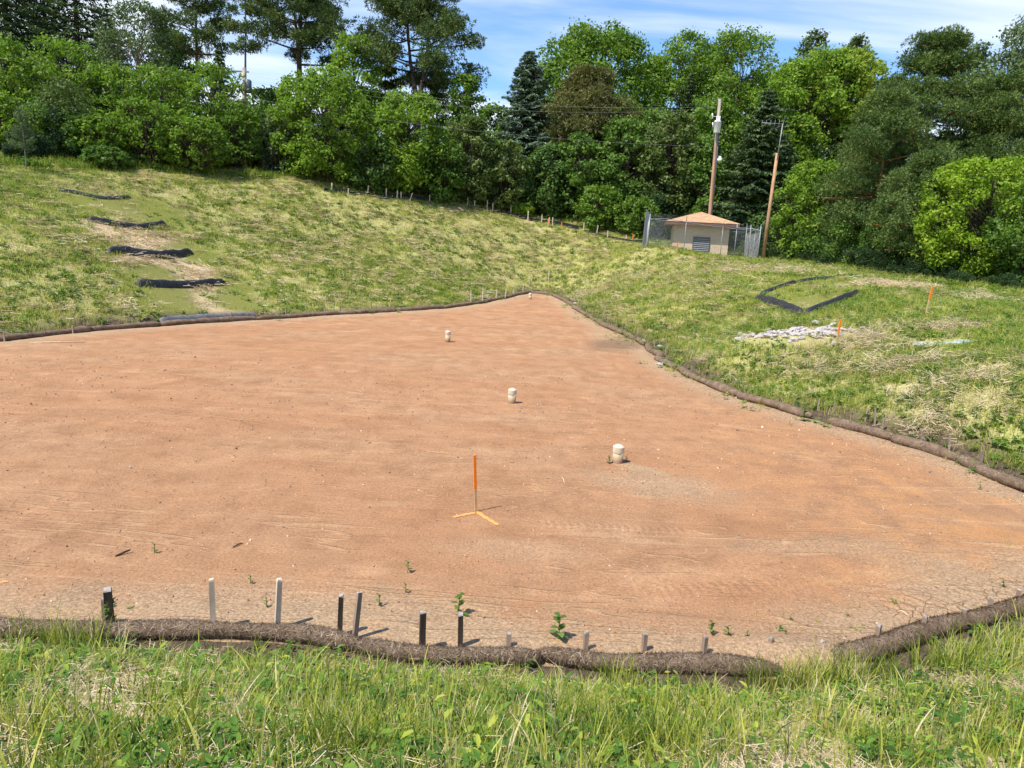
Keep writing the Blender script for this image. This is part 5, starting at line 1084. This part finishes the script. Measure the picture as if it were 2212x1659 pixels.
# straw litter
st_n = [proto('straw', litter(G, 30, .10, .02, .07, .0018, STR)) for _ in range(4)]; st_m = [proto('straw', litter(G, 34, .2, .05, .15, .004, STR, .07)) for _ in range(4)]; st_f = [proto('straw', litter(G, 40, .3, .08, .2, .008, STR, .06)) for _ in range(4)]
def strawat(name, x, y, protos, label, thr, dens=1.):
    f = fbm(x, y, .9, 51)*.7+fbm(x, y, 6., 55)*.3; sw = swale(x, y); sd_ = sdist(x, y)
    pr = bare(x, y)*(np.clip((f-thr)*5, .06, 1)+.35*sw)*(1-np.clip(lush(x, y)*2-.3, 0, .9))*np.clip((-sd_-.5)/1.2, 0, 1)*dens; k = G.random(len(x)) < pr; x, y = x[k], y[k]; n_ = len(x)
    s = G.uniform(.7, 1.3, n_); scatter(name, np.c_[x, y, TV(x, y)], np.c_[G.normal(size=n_)*.12, G.normal(size=n_)*.12, G.random(n_)*6.28], np.c_[s, s, s], G.integers(0, len(protos), n_), np.clip(.55+G.normal(size=n_)*.22, 0, 1), protos, label, 'straw')
x, y = region(-11.5, 11.5, 2.2, 10.5, 110); k = visible(x, y, 4.) & (sdist(x, y) < -.15); strawat('straw', x[k], y[k], st_n, 'dry straw between the blades of the near bank', .36, .85)
x, y = region(0, 30, 10, 36, 20); k = visible(x, y, 4.) & (sdist(x, y) < -.5); strawat('straw', x[k], y[k], st_m, 'matted pale straw on the right-hand slope', .54, .7)
x, y = region(-42, 34, 20, 78, 9); k = visible(x, y, 2.) & (sdist(x, y) < -.6) & ~((x > 0) & (y < 35)); strawat('straw', x[k], y[k], st_f, 'scattered straw mulch on the hillside', .45, .75)
# straw heaps: thick pale mats near the laths
def strawpile(px, py, rx, ry, n_):
    q = hit(px, py); return q.x+G.normal(size=n_)*rx, q.y+G.normal(size=n_)*ry
xs, ys = [], []
for a in ((1790, 790, 1.3, .9, 90), (1870, 745, .8, .6, 50), (2080, 830, 1.2, .6, 60), (1920, 618, 1.0, .5, 60), (2120, 648, 1.6, .8, 60), (1370, 605, 1.3, 1.2, 50), (1300, 625, 1.0, 1.0, 40), (1160, 545, 2., 1.5, 60), (1960, 790, .7, .4, 40), (2020, 940, .8, .3, 30), (2030, 715, .7, .3, 40), (1700, 585, 2, 1.2, 60), (1560, 590, 2.2, 1.4, 60), (150, 400, 2.2, .8, 40)): 
    a_, b_ = strawpile(*a); xs.append(a_); ys.append(b_)
xs = np.concatenate(xs); ys = np.concatenate(ys); k = (sdist(xs, ys) < -.6) & (G.random(len(xs)) < .6); xs, ys = xs[k], ys[k]; n_ = len(xs)
scatter('straw', np.c_[xs, ys, TV(xs, ys)+G.uniform(.02, .12, n_)], np.c_[G.normal(size=n_)*.25, G.normal(size=n_)*.25, G.random(n_)*6.28], np.c_[np.ones(n_), np.ones(n_), np.ones(n_)*1.8], G.integers(0, 4, n_), np.clip(.65+G.normal(size=n_)*.18, 0, 1), [proto('straw', litter(G, 60, .30, .06, .15, .0036, STR, .10)) for _ in range(4)], 'thick pale straw heaps lying on the slopes', 'straw')
# tall fringe grass under the trees and on the ridge at the right
fr = [proto('tuft', blades(G, 16, .45, .95, .3, .014, GRASS, .45, 3)) for _ in range(4)] + [proto('herb', herb(G, 26, .22, .07, HERB, .5, .5)) for _ in range(3)]
xs, ys = [], []
line = [(-150, 345, 44), (0, 362, 49), (150, 372, 52), (300, 384, 57), (450, 392, 60), (600, 400, 63), (850, 422, 68), (1000, 438, 71), (1130, 462, 73), (1300, 500, 69), (1400, 522, 65), (1640, 560, 58.5), (1740, 572, 53.5), (1850, 588, 47.5), (2000, 612, 41.5), (2212, 642, 35.5), (2400, 670, 32)]
for (a, b_, Y0), (c_, d_, Y1) in zip(line[:-1], line[1:]):
    p, q = at(a, b_, Y0), at(c_, d_, Y1); L = math.hypot(q.x-p.x, q.y-p.y); n_ = int(L*26); t = G.random(n_); dp = G.gamma(1.5, 1.4, n_) if a < 450 else G.gamma(1.3, .8, n_)
    xs.append(p.x+(q.x-p.x)*t+G.normal(size=n_)*.2); ys.append(p.y+(q.y-p.y)*t+dp+(1.0 if a >= 600 else -.5))
xs = np.concatenate(xs); ys = np.concatenate(ys); n_ = len(xs); s = G.uniform(.6, 1.1, n_)*np.clip(.55+fbm(xs, ys, 2.5, 71)*.7, .5, 1.2)
scatter('tall_grass', np.c_[xs, ys, TV(xs, ys)], np.c_[G.normal(size=n_)*.1, G.normal(size=n_)*.1, G.random(n_)*6.28], np.c_[s, s, s*np.where(xs < -8, 1., .72)], G.integers(0, len(fr), n_), np.clip(.30+G.normal(size=n_)*.13+.25*(xs > 5), 0, .8), fr, 'rank tall grass and weeds along the foot of the trees', 'grass')
# undergrowth: thicket behind the front row; nearest rows have shading painted into the leaf colour
ug = []
for k_, lm in enumerate(('painted_shade', 'mid', 'olive', 'painted_shade', 'maple')):
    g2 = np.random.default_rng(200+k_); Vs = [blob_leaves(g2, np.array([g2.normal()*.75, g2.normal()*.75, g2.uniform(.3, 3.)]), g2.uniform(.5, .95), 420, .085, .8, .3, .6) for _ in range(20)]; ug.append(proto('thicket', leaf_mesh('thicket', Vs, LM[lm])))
xs, ys, ss, rw_ = [], [], [], []
for (a, b_, Y0), (c_, d_, Y1) in zip(line[:-1], line[1:]):
    p, q = at(a, b_, Y0), at(c_, d_, Y1); L = math.hypot(q.x-p.x, q.y-p.y)
    for row, (off, sc2) in enumerate(((4.4, .36), (6.2, .6), (9., .95), (13., 1.25), (18, 1.6))):
        if row == 0 and a < 500: off = 6
        if row == 1 and a < 500: off = 8
        n_ = max(1, int(L/(.85+row*.5))); t = (np.arange(n_)+G.random(n_))/n_; xs.append(p.x+(q.x-p.x)*t); ys.append(p.y+(q.y-p.y)*t+off+G.normal(size=n_)*.6); rw_.append(np.full(n_, row)); ss.append(np.full(n_, sc2)*G.uniform(.75, 1.2, n_)*(.75 if a >= 1640 else 1.1))
xs = np.concatenate(xs); ys = np.concatenate(ys); ss = np.concatenate(ss); rw_ = np.concatenate(rw_); n_ = len(xs)
# keep clear of the enclosure
k = ~((xs > c0.x-1.) & (xs < c1.x+1.5) & (ys < FYF+DEP+.8)); xs, ys, ss, rw_ = xs[k], ys[k], ss[k], rw_[k]; n_ = len(xs)
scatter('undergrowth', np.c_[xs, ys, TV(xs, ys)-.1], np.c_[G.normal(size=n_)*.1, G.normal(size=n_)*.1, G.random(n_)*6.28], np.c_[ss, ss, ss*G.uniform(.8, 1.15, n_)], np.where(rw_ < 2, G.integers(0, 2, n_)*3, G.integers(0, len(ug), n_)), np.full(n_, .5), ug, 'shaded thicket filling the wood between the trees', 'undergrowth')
# seedlings and creeping weeds along the foot of the wattles
rw = [proto('herb', herb(G, 10, .07, .022, HERB, .08, .09)) for _ in range(3)] + [proto('tuft', blades(G, 9, .05, .16, .06, .005, GRASS, .6, 3)) for _ in range(3)]
x, y = region(-14, 17, 8, 60, 26); sd_ = sdist(x, y); fn = fbm(x, y, 1.1, 91); k = visible(x, y, 1.) & (sd_ > -.7) & (sd_ < 1.3) & (G.random(len(x)) < np.clip((fn-.44)*4, .02, 1)*np.exp(-np.abs(sd_)*1.9)*np.where(x > 1.5, 1., .18)); x, y = x[k], y[k]; n_ = len(x); s = G.uniform(.6, 1.3, n_)*np.clip(y/15, .55, 1.6)
scatter('rim_weeds', np.c_[x, y, TV(x, y)+.02+.10*(np.abs(sdist(x, y)) < .12)], np.c_[G.normal(size=n_)*.1, G.normal(size=n_)*.1, G.random(n_)*6.28], np.c_[s, s, s], G.integers(0, 6, n_), np.clip(.4+G.normal(size=n_)*.15, 0, 1), rw, 'creeping weeds and seedlings along the wattles on the rim', 'weeds')
# gravel and clods on the dirt floor
def gravel_proto(seed, mat):
    o = proto('grit', rockmesh(seed, .7)); o.data.materials.clear(); o.data.materials.append(mat); return o
gm1 = simple('pale_grit', (.60, .45, .32), .2, 3, .9); gm2 = simple('red_clod', (.42, .235, .14), .2, 3, .95); gm3 = simple('dark_clod', (.22, .15, .11), .2, 3, .95)
gp_ = [gravel_proto(301, gm1), gravel_proto(302, gm2), gravel_proto(303, gm2), gravel_proto(304, gm3), gravel_proto(305, gm2), gravel_proto(306, gm2)]
x, y = region(-16, 13, 8., 26, 85); k = visible(x, y, .5) & (sdist(x, y) > .02) & (G.random(len(x)) < np.clip(1.3-y/24, .12, 1)*(.35+1.2*fbm(x, y, .9, 81))); x, y = x[k], y[k]; n_ = len(x)
s = np.clip(G.gamma(2., .0035, n_), .003, .03)*np.clip(y/12, 1, 1.6)
FXi = np.clip(np.searchsorted(fx, x)-1, 0, len(fx)-2); FYi = np.clip(np.searchsorted(fy, y)-1, 0, len(fy)-2)
scatter('gravel', np.c_[x, y, FZ[FXi, FYi]+s*.2], np.c_[G.random(n_)*6, G.random(n_)*6, G.random(n_)*6], np.c_[s, s, s], G.integers(0, 6, n_), np.full(n_, .5), gp_, 'fine grit and small clods scattered over the dirt floor', 'gravel')
x, y = region(-12, 20, 7, 40, 260); sd_ = sdist(x, y); k = (sd_ < -.1) & (sd_ > -1.3) & visible(x, y, .5) & (G.random(len(x)) < np.clip(1.25-y/24, .08, 1)*.7); x, y = x[k], y[k]; n_ = len(x); s = np.clip(G.gamma(2., .006, n_), .004, .04)
sc1 = simple('dark_soil_crumb', (.11, .08, .06), .3, 3, .95); sc2 = simple('brown_soil_crumb', (.19, .14, .10), .3, 3, .95)
scatter('soil_crumbs', np.c_[x, y, TV(x, y)+s*.2], np.c_[G.random(n_)*6, G.random(n_)*6, G.random(n_)*6], np.c_[s, s, s], G.integers(0, 3, n_), np.full(n_, .5), [gravel_proto(311, sc1), gravel_proto(312, sc2), gravel_proto(313, sc1)], 'dark soil crumbs on the bare strip outside the wattles', 'soil')
# ------------------------------------------------------------------ single weeds
WG = leafmat('weed_green', (.13, .22, .045), (.25, .34, .085), .45); WD = leafmat('dock_leaf', (.07, .15, .03), (.19, .30, .06), .45); WY = leafmat('yellowing_leaf', (.32, .36, .06), (.5, .5, .12), .45)
def leafstrip(V, Q, o_, d, l, w_, curl=.3, lob=0):
    d = d/np.linalg.norm(d); s = np.cross(d, [0, 0, 1.]); s /= np.linalg.norm(s)+1e-9; n = 7; k = len(V)
    for i in range(n+1):
        t = i/n; ww = w_*(math.sin(math.pi*min(1, t*.92+.06))**.8)*(1+(.35*(i % 2)-.17)*lob); c = o_+d*l*t-np.array([0, 0, curl*l*t*t]); V += [c-s*ww+np.array([0, 0, ww*.3]), c, c+s*ww+np.array([0, 0, ww*.3])]
    for i in range(n): Q += [(k+3*i, k+3*i+1, k+3*i+4, k+3*i+3), (k+3*i+1, k+3*i+2, k+3*i+5, k+3*i+4)]
def weed(p, h, nl, label, L=None, W_=None, mat=None, name='weed', up=.35, lob=.6, seed=0, stem=True, curl=.3, group=None, cat='weed'):
    g = np.random.default_rng(seed); root = empty(name, p, label, cat, group); L = L or h*.5; W_ = W_ or L*.26; V = []; Q = []
    for i in range(nl):
        an = i*2.4+g.normal()*.3; t = (i+1)/nl if stem else .08; d = np.array([math.cos(an), math.sin(an), up+g.normal()*.15+(.4*t if stem else 0)]); leafstrip(V, Q, np.array([0, 0, h*t*.97]), d, L*(1.15-.5*t if stem else 1)*g.uniform(.75, 1.15), W_*g.uniform(.8, 1.1), curl, lob)
    link('leaves', np_mesh('leaves', np.array(V), np.array(Q), mat or WG), root)
    if stem: mb = MB(); mb.tube([(0, 0, -.03), (.01, 0, h*.5), (0, .01, h)], [.004+h*.008, .004+h*.005, .003], 5); mb.build('stem', mat or WG, root)
    return root
for i, (x, y, n_, nl, lb) in enumerate(((990, 1330, 42, 9, 'leafy weed on the dirt behind the short dark stake'), (1205, 1385, 52, 10, 'lobed weed at the joint of the near wattles'), (1535, 1372, 28, 8, 'small green weed above the right end of the near wattle'), (1570, 1378, 24, 6, 'thin upright weed right of the small green one'), (1612, 1386, 18, 9, 'flat dark green rosette beside the spilled sand'), (1695, 1380, 16, 6, 'tiny weed growing on the spilled sand'), (880, 1238, 22, 5, 'tiny sprig alone on the floor above the dark stakes'), (875, 1282, 18, 5, 'dark withered sprig on the floor'), (2165, 1272, 18, 7, 'small weed on grey silt near the right edge'), (818, 1312, 24, 5, 'thin grassy weed above the leaning stake'), (333, 1197, 20, 5, 'faint sprig on the left of the floor'), (540, 1262, 16, 5, 'small weed behind the tall pale stakes'), (575, 1315, 18, 7, 'low weed right against the tall pale stakes'), (1090, 650, 8, 5, 'weed near the corner pipe'), (1735, 912, 30, 14, 'leafy weed clump growing over the right rim'), (1722, 892, 24, 12, 'weed just behind the leafy clump on the right rim'), (1785, 915, 14, 10, 'low weed right of the leafy clump'), (1825, 925, 14, 10, 'spreading weed on the wattle, right of the leafy clump'), (1315, 1003, 16, 12, 'bushy weed at the left foot of the nearest pipe'), (1352, 1000, 12, 8, 'small weed at the right foot of the nearest pipe'), (1335, 716, 18, 10, 'grassy weed on the right rim below the corner'), (2115, 1060, 16, 4, 'withered pale sprig on cracked silt at the right'))):
    p = flo(x, y); p.z += .02; h = hfor(p, n_); weed(p, h, nl, lb, seed=400+i)
# vine climbing the dark stake
p = flo(243, 1362); g = np.random.default_rng(77); V, Q = [], []
for i in range(46): t = g.random(); an = g.random()*6.28; leafstrip(V, Q, np.array([math.cos(an)*.05*(1.2-t), math.sin(an)*.05-.03, t*.36]), np.array([math.cos(an), math.sin(an)-.3, .4]), .06*g.uniform(.6, 1.3), .013, .2, .7)
root = empty('climbing_weed', p, 'green weed climbing the thick dark stake', 'weed'); link('leaves', np_mesh('leaves', np.array(V), np.array(Q), WG), root)
mb = MB(); mb.tube([(0, -.05, -.05), (.03, -.055, .18), (-.02, -.05, .38)], [.006, .005, .003], 5); mb.build('stem', WG, root)
# broad-leaved plants in the foreground grass
for i, (x, y, h, nl, L, lb, mt) in enumerate(((240, 1640, .3, 8, .27, 'large dock with broad leaves, lower left', WD), (540, 1625, .26, 7, .26, 'dock with one pale upright leaf in a bare patch', WD), (1190, 1500, .25, 10, .13, 'leafy weed in the middle of the near grass', WG), (1010, 1515, .2, 8, .14, 'broad-leaved weed left of the leafy one', WG), (95, 1355, .32, 9, .13, 'upright dark weed at the far left behind the near wattle', WG), (330, 1600, .15, 6, .11, 'yellowing leaves right of the large dock', WY), (640, 1500, .12, 6, .09, 'yellow-green leaves by the pale bare spot', WY), (610, 1470, .12, 6, .08, 'yellow leaves further up by the pale bare spot', WY), (2100, 1500, .2, 7, .12, 'broad weed in the grass at lower right', WG), (1640, 1560, .2, 6, .14, 'narrow broad-leaved weed right of centre in the near grass', WD), (1640+250, 1420, .3, 9, .1, 'leafy weed leaning on the climbing wattle', WG), (760, 1450, .18, 7, .1, 'small weed below the leaning stake', WG), (340, 1480, .22, 6, .16, 'darker dock behind the large one', WD))):
    p = hit(x, y); weed(p, h*.45, nl, lb, L=L, W_=L*.2, mat=mt, name='broadleaf_weed', up=1.0, lob=.25, seed=500+i, stem=False, curl=.5)
    
# pale seed head among the left grass
p = hit(205, 1440); mb = MB(); g = np.random.default_rng(9); mb.tube([(0, 0, 0), (0, 0, .42)], [.004, .003], 5); root = empty('seed_stalk', p, 'pale cream seed head rising from the left grass', 'plant'); mb.build('stem', WG, root)
V = blob_leaves(g, np.array([0, 0, 0]), .022, 120, .009, 1, 0, .7).reshape(-1, 3)*np.array([1, 1, 4.5])+np.array([0, 0, .38]); link('seed_head', np_mesh('seed_head', V, np.arange(len(V)).reshape(-1, 4), leafmat('cream_seeds', (.62, .52, .26), (.8, .7, .4), .3)), root)
print('leaf faces', NV[0])
